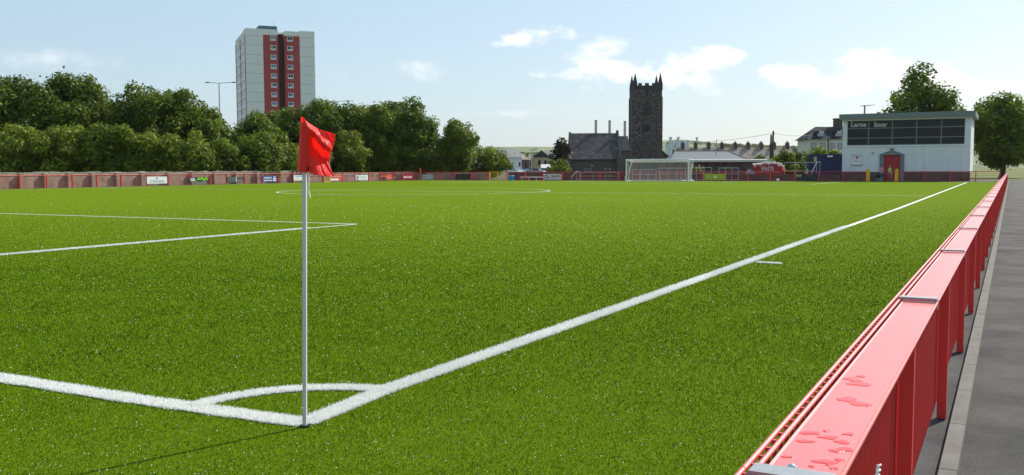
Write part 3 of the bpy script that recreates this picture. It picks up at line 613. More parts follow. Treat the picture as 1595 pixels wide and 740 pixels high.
for i, (px, py, hw, hh) in enumerate(drops):
    g = G(px, py, HB - .0045); ga = G(px - hw, py - hh * .2, HB - .0045); gb = G(px + hw * .9, py + hh * .2, HB - .0045); rx = (gb - ga).length / 2; ang = math.atan2((gb - ga).y, (gb - ga).x)
    ry = (G(px, py - hh, HB) - G(px, py + hh, HB)).length / 2
    mb = MB(); n = 22; rg = random.Random(i); ph = [rg.uniform(0, 6.28) for _ in range(3)]; rings = []
    for lv, (k, z) in enumerate(((1, 0), (.95, .0003), (.78, .0006), (.4, .0007))):
        rings += [(rx * k * (1 + .18 * math.sin(2 * t + ph[0]) + .1 * math.sin(3 * t + ph[1])) * math.cos(t), ry * k * (1 + .22 * math.sin(3 * t + ph[2])) * math.sin(t), z) for t in np.linspace(0, 2 * math.pi, n + 1)[:-1]]
    rings.append((0, 0, .0008)); fs = []
    for lv in range(3): fs += [(lv * n + k, lv * n + (k + 1) % n, (lv + 1) * n + (k + 1) % n, (lv + 1) * n + k) for k in range(n)]
    fs += [(3 * n + k, 3 * n + (k + 1) % n, 4 * n) for k in range(n)]
    mb.add(rings, fs); o = mb.build('water_drop', wm_, None, True); o.location = (g.x, g.y, HB - .0046); o.rotation_euler = (0, 0, ang)
    tag(o, 'flat rain drop lying on the red coping of the nearest rail', 'water drop', 'rain drops on the coping')
mb = MB(); pa, pb = f0.p(0, 0), None
A = f0.w(.55, -BW + .004, HB - .13); B = f0.w(.05, -BW - .01, HB - .42)
dv = B - A; tn = dv.normalized(); n1 = tn.cross(Vector((0, 0, 1))).normalized(); n2 = tn.cross(n1)
for s_ in (0, math.pi):
    mb.tube([A + dv * k + (.0032 * math.cos(k * 120 + s_)) * n1 + (.0032 * math.sin(k * 120 + s_)) * n2 for k in np.linspace(0, 1, 220)], .0026, 6)
tag(mb.build('braided_wire', M['white_matt'], None, True), 'thin braided wire hanging down the outer side of the nearest red rail', 'wire')

# ------------------------------------------------------------------ perimeter fence behind the left touchline and the far goal
FH = 1.1
LV, FU = WID + 3.1, LEN + 3.7
def run_frame(side):
    if side == 'left': p = P(30, LV); return Frame(p.x, p.y, A_LEFT)
    p = P(FU, LV); return Frame(p.x, p.y, A_FAR)
def build_fence(fr, posts, lab, group):
    e = empty('perimeter_fence', fr, lab, 'fence', group)
    x0, x1 = posts[0], posts[-1]
    MB().tube([(x0, 0, FH - .03), (x1, 0, FH - .03)], .03, 8).build('top_rail', M['red_far'], e, True)
    me = None
    for a, b in zip(posts[:-1], posts[1:]):
        mb = MB()
        for z in (.08, .27, .46, .65, .84): mb.box(a + .04, b - .04, -.008, .008, z - .007, z + .007)
        n = max(1, int((b - a) / .2))
        for i in range(1, n): x = a + (b - a) * i / n; mb.box(x - .002, x + .002, -.012, -.0085, .06, FH - .06)
        mb.build('mesh_infill', M['red_far'], e)
    for x in posts: MB().box(x - .045, x + .045, -.07, .045, 0, FH + .01).build('post', M['red_far'], e)
    return e
LF, FFr = run_frame('left'), run_frame('far')
lpx = [-60, -15, 30, 72, 112, 150, 188, 228, 261.5, 293.5, 326.5, 352.5, 380.5, 407, 432.5, 456.5, 479, 502.5, 533, 553, 574, 591.5, 611, 626, 643, 656.5]
lposts = [LF.p(x, 270)[0] for x in lpx]
endL = (P(FU, LV) - LF.o).dot(LF.ex)
fence_l = build_fence(LF, lposts + ([endL] if endL - lposts[-1] > .8 else []), 'red mesh rail fence hung with boards in front of the brick wall', 'red perimeter fences')
fpx1 = [682, 708, 734.5, 761.5]; fpx2 = [790, 818, 846, 875.5, 904, 934.5, 964, 996, 1028.5, 1060.5, 1094, 1129, 1164.5, 1200, 1237.5, 1275, 1313.5, 1349]
F1 = [FFr.p(x, 270)[0] for x in fpx1]; F2 = [FFr.p(x, 270)[0] for x in fpx2]
build_fence(FFr, [0.06] + [x for x in F1 if x > .8], 'short red mesh fence between the far corner and the yellow mesh gate', 'red perimeter fences')
build_fence(FFr, F2, 'long red mesh fence behind the far goal', 'red perimeter fences')
F3 = [FFr.p(x, 270)[0] for x in (1400, 1440, 1480, 1520, 1558)]
build_fence(FFr, F3, 'red mesh fence right of the yellow gate posts', 'red perimeter fences')
def ymesh(fr, xs, lab):
    e = empty('yellow_gate', fr, lab, 'gate')
    mb = MB()
    for x in xs: mb.box(x - .05, x + .05, -.055, .02, 0, FH + .03)
    for z in (.06, FH): mb.box(xs[0], xs[-1], -.05, -.01, z - .04, z + .04)
    mb.build('frame', M['yellow'], e); mb = MB(); x = xs[0]
    while x < xs[-1]: mb.box(x - .006, x + .006, -.03, -.02, .05, FH); x += .13
    for z in np.arange(.2, FH, .2): mb.box(xs[0], xs[-1], -.018, -.01, z - .008, z + .008)
    mb.build('mesh_infill', M['yellow'], e); return e
g0, g1, g2 = (FFr.p(x, 270)[0] for x in (763.5, 775, 788.5)); ymesh(FFr, [g0, g1, g2], 'wide yellow mesh gate under the spreading pale tree')
g0, g1 = (LF.p(x, 270)[0] for x in (504, 512.5)); fr_ = Frame(*LF.w(0, -.1, 0).xy, LF.a); ymesh(fr_, [g0, g1], 'narrow yellow mesh gate just right of the corner flag')
for px, hw, lab in ((1352.5, 3, 'yellow padded gate post left of the two standing people'), (1397, 3, 'yellow padded gate post right of the two standing people')):
    x, z = FFr.p(px, 256); c = FFr.w(x, 0, 0); e = empty('gate_post', Frame(c.x, c.y, FFr.a), lab, 'gate post')
    MB().prismz([(.2 * math.cos(a) * (1 if abs(math.cos(a)) < .9 else .95), .15 * math.sin(a)) for a in np.linspace(0, 2 * math.pi, 13)[:-1]], .02, 1.28).build('padding', M['yellow'], e)
    MB().box(-.1, .1, -.1, .1, 1.28, 1.36).build('cap', M['yellow'], e)

# ------------------------------------------------------------------ writing
def text(body, h, m, parent, x, z, y=-.02, width=None, font=None, name='lettering', shear=0, bold=0.0):
    cu = bpy.data.curves.new(name, 'FONT'); cu.body = body; cu.size = h / .72; cu.align_x = 'CENTER'; cu.extrude = .004; cu.shear = shear; cu.offset = bold; cu.resolution_u = 2
    o = bpy.data.objects.new(name, cu); C.objects.link(o); bpy.context.view_layer.update()
    me = bpy.data.meshes.new_from_object(o); bpy.data.objects.remove(o)
    xs = [v.co.x for v in me.vertices]; w = max(xs) - min(xs); s = 1 if not width else width / w; c = (max(xs) + min(xs)) / 2
    for v in me.vertices: v.co = Vector(((v.co.x - c) * s, v.co.z * -1, v.co.y))
    me.materials.clear(); me.materials.append(m); o = bpy.data.objects.new(name, me); C.objects.link(o); o.parent = parent; o.location = (x, y, z); return o
def board(fr, px0, px1, y0, y1, col, lab, frame=None):
    """a hoarding fixed to the pitch side of a fence; returns (empty, width, height) with origin at its lower left"""
    xa, za = fr.p(px0, y1, -.09); xb, zb = fr.p(px1, y0, -.09); h = zb - za if zb - za > .3 else .75
    za = max(za, .12); h = min(h, FH - .02 - za + .05); c = fr.w(xa, -.09, za)
    e = empty('advert_board', Frame(c.x, c.y, fr.a, za), lab, 'advert board', 'boards hung on the perimeter fence')
    w = xb - xa
    MB().box(0, w, -.006, .012, 0, h).build('panel', M_c('board_' + lab.split()[0] + lab.split()[1], col, .4), e)
    return e, w, h
WH = M_c('sign_white', (.8, .8, .8)); 
e, w, h = board(LF, 229, 260, 275, 286.3, (.78, .8, .82), 'white board with a small blue mark and pale grey lettering')
text('CTRAMS', h * .38, M_c('pale_lilac_ink', (.5, .5, .62)), e, w / 2, h * .17, width=w * .7)
MB().prism([(w / 2 - .05, h * .62), (w / 2 + .05, h * .62), (w / 2 + .07, h * .78), (w / 2 + .04, h * .95), (w / 2 - .04, h * .95), (w / 2 - .07, h * .78)], -.014, -.007).build('emblem', M_c('emblem_blue', (.12, .2, .6)), e)
e, w, h = board(LF, 295, 325, 276, 285.6, (.02, .035, .035), 'black board with white words and a bright green pattern')
text('DAVIS', h * .2, WH, e, w * .16, h * .66, width=w * .22, bold=.01); text('GREEN', h * .2, WH, e, w * .18, h * .4, width=w * .26, bold=.01); text('ELECTRICAL SERVICES', h * .16, WH, e, w * .5, h * .1, width=w * .78)
mb = MB(); rg = random.Random(3)
for k in range(9): x = w * (.38 + .06 * k); z = h * rg.uniform(.45, .8); mb.prism([(x, z), (x + .2, z - .05), (x + .26, z + .14), (x + .1, z + .2)], -.0145 - .001 * k, -.007)
mb.build('green_pattern', M_c('lime', (.22, .55, .02)), e)
e, w, h = board(LF, 354, 379.5, 275.5, 284.3, (.05, .065, .07), 'dark grey board in two columns split by a white stroke')
for i in range(3): text(['RESTAURANT', 'BAR LOUNGE', 'FUNCTIONS'][i], h * .15, M_c('pale_ink', (.45, .45, .4)), e, w * .27, h * (.7 - .27 * i), width=w * .4)
for i in range(2): text(['LARNE', 'HOTEL'][i], h * .2, M_c('gold_ink', (.55, .35, .05)) if i == 0 else WH, e, w * .78, h * (.55 - .37 * i), width=w * .3)
MB().prism([(w * .52, h * .08), (w * .56, h * .08), (w * .56, h * .95), (w * .52, h * .95)], -.012, -.007).build('white_stroke', WH, e)
e, w, h = board(LF, 409, 431, 273.8, 283.5, (.02, .06, .32), 'royal blue board with white lettering and a white emblem')
text('TINSLION', h * .26, WH, e, w * .34, h * .56, width=w * .56, bold=.01); text('Barberclub', h * .26, WH, e, w * .36, h * .14, width=w * .58, bold=.01)
mb = MB()
for i, (q, hh) in enumerate(((.12, .2), (.24, .2), (.24, .2))): z = h * (.72 - .31 * i); mb.box(w * (.84 - q / 2), w * (.84 + q / 2), -.014, -.007, z, z + h * hh)
mb.build('emblem', WH, e)
e, w, h = board(LF, 457.5, 478, 272.8, 281.6, (.75, .78, .8), 'white board with yellow shapes beside the corner flag pole')
mb = MB()
for k in range(5): x = w * (.12 + .18 * k); mb.prism([(x - .1, .03), (x + .12, .03), (x + .03, h * (.45 + .1 * (k % 2)))], -.013 - .001 * (k % 2), -.007)
mb.build('yellow_shapes', M_c('lime_yellow', (.65, .72, .05)), e); text('SUMMER CAMP', h * .16, M_c('ink_blue', (.15, .25, .5)), e, w * .5, h * .7, width=w * .7)
e, w, h = board(LF, 513.5, 533, 272.5, 281.6, (.75, .08, .04), 'red and white board next to the narrow yellow gate')
MB().box(.02, w * .72, -.011, -.0065, .02, h * .36).build('white_band', WH, e); text('KILWAUGHTER', h * .22, WH, e, w * .5, h * .6, width=w * .8)
e, w, h = board(LF, 554, 573, 272.7, 281, (.78, .8, .8), 'white board with a black curved mark between two red posts')
mb = MB(); mb.tube([(w * (.17 + .09 * math.cos(a)), -.012, h * (.5 + .33 * math.sin(a))) for a in np.linspace(.6, 5.2, 14)], .03, 5); mb.build('emblem', M['black'], e)
text('25', h * .3, M['black'], e, w * .17, h * .35, width=w * .12); text('PHYSIO CLINIC', h * .16, M_c('pale_ink', (.45, .45, .4)), e, w * .62, h * .6, width=w * .5); text('LARNE', h * .16, M_c('pale_orange', (.7, .4, .3)), e, w * .6, h * .25, width=w * .35)
e, w, h = board(LF, 592.5, 610, 271.8, 280, (.8, .1, .03), 'orange-red board picturing a dark car')
mb = MB(); mb.prism([(.02, .04), (w * .55, .04), (w * .5, h * .4), (w * .38, h * .6), (w * .12, h * .6), (.03, h * .4)], -.011, -.0065); mb.build('car_picture', M_c('car_dark', (.03, .05, .06)), e)
MB().prism([(.05, h * .82), (w * .6, h * .78), (w * .6, h * .9), (.05, h * .95)], -.011, -.0065).build('dark_stroke', M['black'], e); text('MOTORS', h * .2, WH, e, w * .76, h * .3, width=w * .35)
e, w, h = board(LF, 627.5, 642.5, 272, 279.5, (.42, .03, .06), 'maroon board with one white line of lettering')
text('Barnwells', h * .34, WH, e, w * .5, h * .34, width=w * .84, bold=.012)
xx = FFr.p(657.5, 270)[0]
e, w, h = board(FFr, max(657.5, 655), 674, 272.5, 280, (.55, .57, .62), 'silver board with a black and yellow-green mark'); 
MB().prism([(w * .04, h * .5), (w * .16, h * .34), (w * .4, h * .42), (w * .36, h * .56), (w * .14, h * .68)], -.012, -.0065).build('mark', M_c('olive', (.35, .42, .04)), e); text('COUNCIL', h * .2, M_c('slate_ink', (.25, .27, .32)), e, w * .68, h * .55, width=w * .5)
e, w, h = board(FFr, 709, 733, 270.8, 279.5, (.03, .035, .045), 'dull black board with faint red lettering')
text('INVER', h * .26, M_c('dull_red', (.35, .03, .04)), e, w * .45, h * .5, width=w * .5); text('garage services', h * .16, M_c('dull_teal', (.12, .17, .18)), e, w * .5, h * .14, width=w * .7)
e, w, h = board(FFr, 847, 874, 271.2, 280, (.62, .67, .7), 'pale grey board with a black and red ring and the word SPORTS')
mb = MB(); mb.tube([(w * (.19 + .12 * math.cos(a)), -.012, h * (.52 + .26 * math.sin(a))) for a in np.linspace(1.2, 3.9, 10)], .05, 6); mb.build('emblem', M['black'], e)
mb = MB(); mb.tube([(w * (.19 + .12 * math.cos(a)), -.013, h * (.5 + .26 * math.sin(a))) for a in np.linspace(3.9, 6.3, 10)], .045, 6); mb.tube([(w * .2, -.013, h * .55), (w * .32, -.013, h * .45)], .05, 6); mb.build('emblem', M['red'], e)
text('SPORTS', h * .36, M_c('sport_red', (.5, .06, .08)), e, w * .68, h * .42, width=w * .5, bold=.015); text('LARNE', h * .14, M_c('slate_ink', (.25, .27, .32)), e, w * .6, h * .12, width=w * .25)
e, w, h = board(FFr, 1097.5, 1130.5, 271, 280.2, (.38, .42, .02), 'olive-yellow board with a white shield')
mb = MB(); mb.prism([(w * .46, h * .7), (w * .56, h * .7), (w * .55, h * .35), (w * .51, h * .18), (w * .47, h * .35)], -.014, -.0065); mb.build('shield', WH, e); text('MCCALMONT', h * .16, M_c('khaki_ink', (.55, .55, .35)), e, w * .24, h * .45, width=w * .36); text('MCKINLEY', h * .16, M_c('khaki_ink', (.55, .55, .35)), e, w * .77, h * .42, width=w * .36)
e, w, h = board(FFr, 1239, 1273.5, 271.3, 282, (.018, .022, .024), 'black board with gold letters PVT and red letters')
text('PVT', h * .42, M_c('gold_pale', (.5, .42, .18)), e, w * .16, h * .42, width=w * .26, bold=.02); text('H.E.S.', h * .3, M_c('dull_red', (.35, .03, .04)), e, w * .64, h * .6, width=w * .3, bold=.01); text('PLASTICS LARNE', h * .14, M_c('dull_teal', (.12, .17, .18)), e, w * .62, h * .32, width=w * .55)

# ------------------------------------------------------------------ brick wall behind the left fence
def wall_run(fr, px0, px1, ytop, lab, piers, y=1.5, low=None):
    x0 = fr.p(px0, 270, y)[0]; x1, zt = fr.p(px1, ytop, y); zt = min(max(zt, 1.0), 1.7)
    c = fr.w(x0, y, 0); e = empty('boundary_wall', Frame(c.x, c.y, fr.a), lab, 'wall'); L = x1 - x0
    MB().box(0, L, 0, .3, 0, zt - .28).build('brickwork', M['brick'], e)
    mb = MB(); x = 0; rg = random.Random(9)
    while x < L: d = rg.uniform(.5, 1.1); d = min(d, L - x); mb.box(x + .006, x + d - .006, -.04, .34, zt - .28, zt + rg.uniform(-.05, .04)); x += d
    mb.build('coping', M['stonewall'], e)
    for px in piers:
        xp = fr.p(px, 270, y)[0] - x0
        if 0 < xp < L: MB().box(xp - .17, xp + .17, -.3, .0, 0, zt - .12).build('pier', M['brick'], e)
    return e
wall_run(LF, -70, 468, 266, 'brown brick wall with stone coping and piers under the bushes', [-50, -10, 30, 68, 105, 142, 180, 219, 259, 297, 332.5, 366, 399, 433.5, 456])
wall_run(LF, 470, 656, 270.2, 'lower brown brick wall running on to the far corner', [560, 600, 640])
wall_run(FFr, 663, 762, 277.5, 'knee-high stone wall behind the fence near the far corner', [])
# ------------------------------------------------------------------ far goal
q = P(LEN, mid); GF = Frame(q.x, q.y, A_FAR); e = empty('football_goal', GF, 'white full-size goal with net at the far end of the pitch', 'goal')
r = .06
for s_ in (-1, 1): MB().tube([(s_ * 3.72, 0, 0), (s_ * 3.72, 0, 2.44)], r, 12).build('post', M['white'], e, True)
MB().tube([(-3.78, 0, 2.5), (3.78, 0, 2.5)], r, 12).build('crossbar', M['white'], e, True)
for s_ in (-1, 1):
    MB().tube([(s_ * 3.72, 0, 2.5), (s_ * 3.72, 1.2, 2.5), (s_ * 3.72, 1.9, 2.42), (s_ * 3.72, 1.75, 2.1), (s_ * 3.72, 1.25, 1.5), (s_ * 3.72, .9, .9), (s_ * 3.72, .8, .4), (s_ * 3.72, 1.1, .05)], .03, 8).build('stanchion', M['white'], e, True)
    MB().tube([(s_ * 3.72, 0, .04), (s_ * 3.72, 1.5, .04)], .04, 8).build('ground_bar', M['white'], e, True)
MB().tube([(-3.72, 1.5, .04), (3.72, 1.5, .04)], .04, 8).build('back_bar', M['white'], e, True)
prof = [(.05, 2.42), (.6, 2.36), (1.2, 2.3), (1.55, 2.1), (1.6, 1.6), (1.6, 1.0), (1.58, .5), (1.55, .05)]
mb = MB(); netm = mat('net_cord', (.8, .8, .8), .8, .1)
pp = np.array(prof); tt = np.linspace(0, 7, 36)
pr = [(np.interp(a, range(8), pp[:, 0]), np.interp(a, range(8), pp[:, 1])) for a in tt]
for i in range(62):
    x = -3.7 + 7.4 * i / 61; mb.tube([(x, a, b - .12 * math.sin(math.pi * i / 61) * math.sin(min(1, k / 12) * math.pi)) for k, (a, b) in enumerate(pr)], .0042, 3, caps=False)
for k, (a, b) in enumerate(pr):
    mb.tube([(-3.7 + 7.4 * i / 20, a, b - .12 * math.sin(math.pi * i / 20) * math.sin(min(1, k / 12) * math.pi)) for i in range(21)], .0042, 3, caps=False)
for s_ in (-1, 1):
    for k in range(12): y = .13 * k + .06; mb.tube([(s_ * 3.7, y, .05), (s_ * 3.7, y, 2.4 - .05 * k)], .0042, 3, caps=False)
    for k in range(18): mb.tube([(s_ * 3.7, 0.05, .1 + .13 * k), (s_ * 3.7, 1.55, .1 + .125 * k)], .0042, 3, caps=False)
mb.build('net', netm, e)
def ballat(px, py, lab, fr=None):
    g = G(px, py); o = MB().ball((0, 0, .12), .12, 14, 9).build('white_football', M['white_matt'], None, True); o.location = (g.x, g.y, 0); tag(o, lab, 'ball')
c = FFr.w(FFr.p(1213, 281)[0], -.5, 0); o = MB().ball((0, 0, .15), (.17, .15, .15), 14, 9).build('football', M['white_matt'], None, True); o.location = c; tag(o, 'white ball lying by the fence below the skip', 'ball')
c = GF.w(3.1, .3, 0); o = MB().ball((0, 0, .08), (.3, .15, .09), 12, 8, jit=.08).build('sandbag', M['white_matt'], None, True); o.location = c; tag(o, 'small white sandbag at the foot of the right goalpost, inside the goal', 'sandbag')
c = GF.w(4.05, .2, 0); o = MB().ball((0, 0, .08), (.3, .15, .09), 12, 8, jit=.08).build('sandbag', M['white_matt'], None, True); o.location = c; tag(o, 'small white sandbag just outside the right goalpost', 'sandbag')

# ------------------------------------------------------------------ grey rails, hand rails, bench, blue tub
def rail(fr, px0, px1, ztop, lab, y=2.0, n=3, name='crowd_barrier', panel=False):
    x0, x1 = fr.p(px0, 270, y)[0], fr.p(px1, 270, y)[0]; c = fr.w(x0, y, 0); e = empty(name, Frame(c.x, c.y, fr.a), lab, 'railing', 'grey railings behind the far fence'); L = x1 - x0
    MB().tube([(0, 0, ztop), (L, 0, ztop)], .035, 8).build('top_rail', M['galv_dull'], e, True); MB().tube([(0, 0, ztop * .55), (L, 0, ztop * .55)], .028, 8).build('middle_rail', M['galv_dull'], e, True)
    MB().tube([(0, 0, .15), (L, 0, .15)], .028, 8).build('bottom_rail', M['galv_dull'], e, True)
    for i in range(n + 1): x = L * i / n; MB().tube([(x, 0, 0), (x, 0, ztop)], .035, 8).build('post', M['galv_dull'], e, True)
rail(FFr, 985, 1022, 1.35, 'grey tube railing seen through the left half of the goal net'); rail(FFr, 1027, 1068, 1.5, 'grey tube railing seen through the right half of the goal net')
rail(FFr, 1073, 1108, 1.55, 'grey tube railing by the flower bed right of the goal'); rail(FFr, 1120, 1150, 1.5, 'grey tube railing against the long shed left of the skip'); rail(FFr, 1222, 1272, 2.1, 'tall grey tube railing between the skip and the container', y=3.2); rail(FFr, 905, 962, 1.0, 'low grey railing below the stone church hall')
def handrail(px0, px1, y, zt, lab, name='hand_rail'):
    x0, x1 = FFr.p(px0, 270, y)[0], FFr.p(px1, 270, y)[0]; c = FFr.w(x0, y, 0); e = empty(name, Frame(c.x, c.y, FFr.a), lab, 'hand rail'); L = x1 - x0
    MB().tube([(0, 0, zt * .4), (L * .62, 0, zt), (L, 0, zt)], .045, 8).build('rail', M['white'], e, True)
    for x, z in ((0, zt * .4), (L * .62, zt), (L, zt)): MB().tube([(x, 0, 0), (x, 0, z)], .035, 8).build('post', M['galv_dull'], e, True)
    MB().tube([(L * .62, 0, .15), (L, 0, .15)], .03, 8).build('bottom_rail', M['galv_dull'], e, True)
handrail(890.5, 902, -.25, 1.12, 'white sloping hand rail in front of the fence right of the SPORTS board')
handrail(1264, 1277, 3.0, 2.15, 'white sloping hand rail before the blue container')
x0, x1 = FFr.p(807, 279)[0], FFr.p(845, 279)[0]; c = FFr.w(x0, .5, 0); e = empty('long_bench', Frame(c.x, c.y, FFr.a), 'long white bench behind the fence left of the SPORTS board', 'bench'); L = x1 - x0
MB().box(0, L, 0, .3, .36, .5).build('seat', M['white'], e)
for k in range(4): MB().box(L * (.04 + .3 * k), L * (.04 + .3 * k) + .08, .08, .22, 0, .36).build('leg', M['galv_dull'], e)
c = FFr.w(FFr.p(798, 280)[0], -.25, 0); e = empty('plastic_tub', Frame(c.x, c.y, FFr.a), 'bright blue plastic tub by the fence beside the yellow gate', 'tub')
MB().tube([(0, 0, 0), (0, 0, .55)], [.26, .34], 16).build('tub_body', M['blue'], e, True); MB().tube([(0, 0, .55), (0, 0, .62), (0, 0, .66)], [.37, .36, .25], 16).build('lid', M['blue'], e, True)

# ------------------------------------------------------------------ skip with rubble
x0, x1 = FFr.p(1172, 270, 5)[0], FFr.p(1219, 270, 5)[0]; c = FFr.w(x0, 5, 0.45); L = x1 - x0
e = empty('rubbish_skip', Frame(c.x, c.y, FFr.a, .45), 'red rubbish skip heaped with pale rubble, white lettering on its side', 'skip')
mb = MB(); mb.prism([(0, 1.45), (.0, 1.35), (.55, 0), (L - .6, 0), (L, .75), (L - .1, 1.2), (L - .45, 1.45)], 0, 1.7); mb.build('skip_body', M['skipred'], e)
MB().box(-.03, L - .38, -.05, -.001, 1.36, 1.47).build('rim', M['skipred'], e); MB().box(.3, L - .3, -.03, -.001, .52, .6).build('pale_stripe', M_c('pink_grey', (.4, .28, .28)), e)
mb = MB()
for k in range(4): mb.prism([(.5 + k * .9, .02), (.6 + k * .9, .02), (.6 + k * .9, 1.34), (.5 + k * .9, 1.34)], -.06, -.002)
mb.build('ribs', M['skipred'], e); text('WASTE', .5, M_c('faded_white', (.55, .5, .5)), e, L * .5, .72, y=-.08, width=1.5, bold=.02)
rubm = leafmat('broken_board', (.55, .5, .42), (.9, .88, .85), .0, .8, .2); mb = MB(); rg = random.Random(5)
for k in range(120):
    x = rg.uniform(.1, L - .2); z = 1.4 + .3 * math.sin(max(0, min(1, x / L)) * 3.0) * rg.random() - (.5 * max(0, x - L + .7)); sx, sy, sz = rg.uniform(.08, .32), rg.uniform(.05, .2), rg.uniform(.03, .12)
    Mx = Matrix.Translation((x, rg.uniform(.05, 1.6), z)) @ Matrix.Rotation(rg.uniform(0, 3), 4, 'Z') @ Matrix.Rotation(rg.uniform(-.6, .6), 4, 'Y')
    b_ = MB().box(-sx, sx, -sy, sy, -sz, sz); mb.add([Mx @ Vector(v) for v in b_.v], b_.f)
tag(mb.build('rubble_heap', rubm, None), kind='stuff').location = c; bpy.data.objects['rubble_heap'].rotation_euler = (0, 0, FFr.a)
c = FFr.w(FFr.p(1169, 275, 3.5)[0], 3.5, .85); o = MB().prism([(-.5, 0), (.55, -.05), (.3, .3), (.05, .42), (-.1, .5), (-.25, .3)], 0, .6).build('rubble_sack', M_c('sack_grey', (.3, .32, .38)), None); o.location = c; tag(o, 'pale grey rubble sack slumped against the left end of the skip', 'sack')

# ------------------------------------------------------------------ container
x0, x1 = FFr.p(1259, 270, 9)[0], FFr.p(1312, 270, 9)[0]; c = FFr.w(x0, 9, 0); zt = FFr.p(1262, 240.5, 9)[1]; L = x1 - x0
e = empty('shipping_container', Frame(c.x, c.y, FFr.a), 'dark blue shipping container left of the clubhouse', 'container')
MB().box(0, L, 0, 6, .5, zt).build('container_body', M['container'], e)
mb = MB()
for x in (0, L - .15): mb.box(x, x + .15, -.03, -.002, .5, zt)
mb.box(.15, L - .15, -.03, -.002, zt - .15, zt); mb.box(.15, L - .15, -.03, -.002, .5, .65); mb.build('corner_frame', M_c('navy', (.015, .03, .1)), e)
MB().box(.62, .95, -.036, -.031, zt - .85, zt - .3).build('warning_notice', M_c('amber', (.55, .42, .2)), e); MB().box(L - 1.7, L - 1.1, -.2, -.035, zt - .35, zt - .16).build('flood_lamp', M['white_matt'], e)
for x in (.3, L - .6): MB().box(x, x + .3, .1, 5.8, 0, .5).build('timber_block', M['wood'], e)

# ------------------------------------------------------------------ clubhouse
CB = 4.6
CF = Frame(*FFr.w(FFr.p(1311.5, 265, CB)[0], CB, 0).xy, A_FAR)
cp = lambda px, py, yl=0: CF.p(px, py, yl)
W_ = 13.0; zr0 = cp(1311.5, 187)[1]; zr1 = cp(1311.5, 178.5)[1]
e = empty('clubhouse', CF, 'two-storey white clubhouse with dark glazed upper front lettered Larne Inver', 'building')
wx0 = cp(1320, 200)[0]; wz1 = cp(1320, 188)[1]; wz0 = cp(1320, 227)[1]; bz = cp(1320, 268)[1]; dx0, dx1 = cp(1376, 260)[0], cp(1402, 260)[0]; dzt = cp(1380, 241.5)[1]; nx0, nx1 = cp(1326.5, 260)[0], cp(1342.5, 260)[0]; nz0, nz1 = cp(1330, 256)[1], cp(1330, 241.5)[1]
wx1 = W_ - .6
mb = MB()
def wallholes(mb, x0, x1, z0, z1, holes, y0, y1):
    xs = sorted({x0, x1, *[h[0] for h in holes], *[h[1] for h in holes]}); zs = sorted({z0, z1, *[h[2] for h in holes], *[h[3] for h in holes]})
    for i in range(len(xs) - 1):
        run = None
        for j in range(len(zs) - 1):
            cx, cz = (xs[i] + xs[i + 1]) / 2, (zs[j] + zs[j + 1]) / 2
            if any(h[0] < cx < h[1] and h[2] < cz < h[3] for h in holes):
                if run is not None: mb.box(xs[i], xs[i + 1], y0, y1, run, zs[j]); run = None
            elif run is None: run = zs[j]
        if run is not None: mb.box(xs[i], xs[i + 1], y0, y1, run, zs[-1])
wallholes(mb, 0, W_, bz, zr0, [(wx0, wx1, wz0, wz1), (nx0, nx1, nz0, nz1), (dx0, dx1, bz, dzt)], 0, .3)
mb.box(0, .3, .3, 9, bz, zr0); mb.box(W_ - .3, W_, .3, 9, bz, zr0); mb.box(.3, W_ - .3, 8.7, 9, bz, zr0); mb.build('wall', M['render_white'], e)
mb = MB(); wallholes(mb, -.03, W_ + .03, 0, bz - .002, [(dx0, dx1, 0, bz - .002)], -.03, .3); mb.box(-.03, .3, .3, 9, 0, bz - .002); mb.build('brick_base', M['darkbrick'], e)
MB().box(-.35, W_ + .4, -.55, 9.4, zr0 + .02, zr1).build('roof', M['fascia'], e); MB().box(-.05, W_ + .1, -.3, -.002, zr0 - .16, zr0 + .018).build('soffit', M['cream'], e)
MB().box(wx0, wx1, .1, .14, wz0, wz1).build('upper_glazing', M['glass'], e)
mb = MB(); ms_ = [cp(p_, 200)[0] for p_ in (1353, 1390)]; dxm = ms_[1] - ms_[0]; xm = ms_[0]
while xm < wx1 - .2: mb.box(xm - .05, xm + .05, .02, .1, wz0, wz1); xm += dxm
for py in (200.5, 215.5): z = cp(1330, py)[1]; mb.box(wx0, wx1, .03, .099, z - .045, z + .045)
mb.box(wx0, wx1, .01, .1, wz0, wz0 + .07); mb.box(wx0, wx1, .01, .1, wz1 - .07, wz1); mb.build('mullions', M['fascia'], e)
MB().box(wx0 - .1, wx1 + .1, -.1, -.002, wz0 - .12, wz0 - .02).build('sill', M['white'], e)
ltm = M_c('pale_lettering', (.6, .58, .55))
def serif(body, px, w_px):
    x = cp(px, 195)[0]; w = cp(px + w_px / 2, 195)[0] - cp(px - w_px / 2, 195)[0]; zb = cp(px, 197.4)[1]; hh = cp(px, 190)[1] - zb
    o = text(body, hh, ltm, e, x, zb, y=-.0 + .0, width=w, bold=.012)
    mb = MB(); me = o.data; hs = [v.co for v in me.vertices]; x0 = min(c_.x for c_ in hs)
    # foot and head serifs at each stem
    lows = sorted({round(c_.x, 2) for c_ in hs if c_.z < .02})
    heads = []
    for q in lows: mb.box(q - .05, q + .07, -.006, -.001, 0, .035)
    mb.box(x0 - .07, x0 + .2, -.006, -.001, hh - .045, hh); o2 = mb.build('serifs', ltm, o)
    return o
serif('Larne', 1337.5, 23.5); serif('Inver', 1372, 20)
mb = MB(); mb.box(nx0 + .002, nx1 - .002, .1, .14, nz0 + .002, nz1 - .002); mb.build('notice_panel', M_c('notice_white', (.7, .7, .74)), e); MB().box(nx0 - .1, nx1 + .1, -.1, -.002, nz0 - .12, nz0 - .03).build('sill', M_c('stone_sill', (.3, .26, .23)), e)
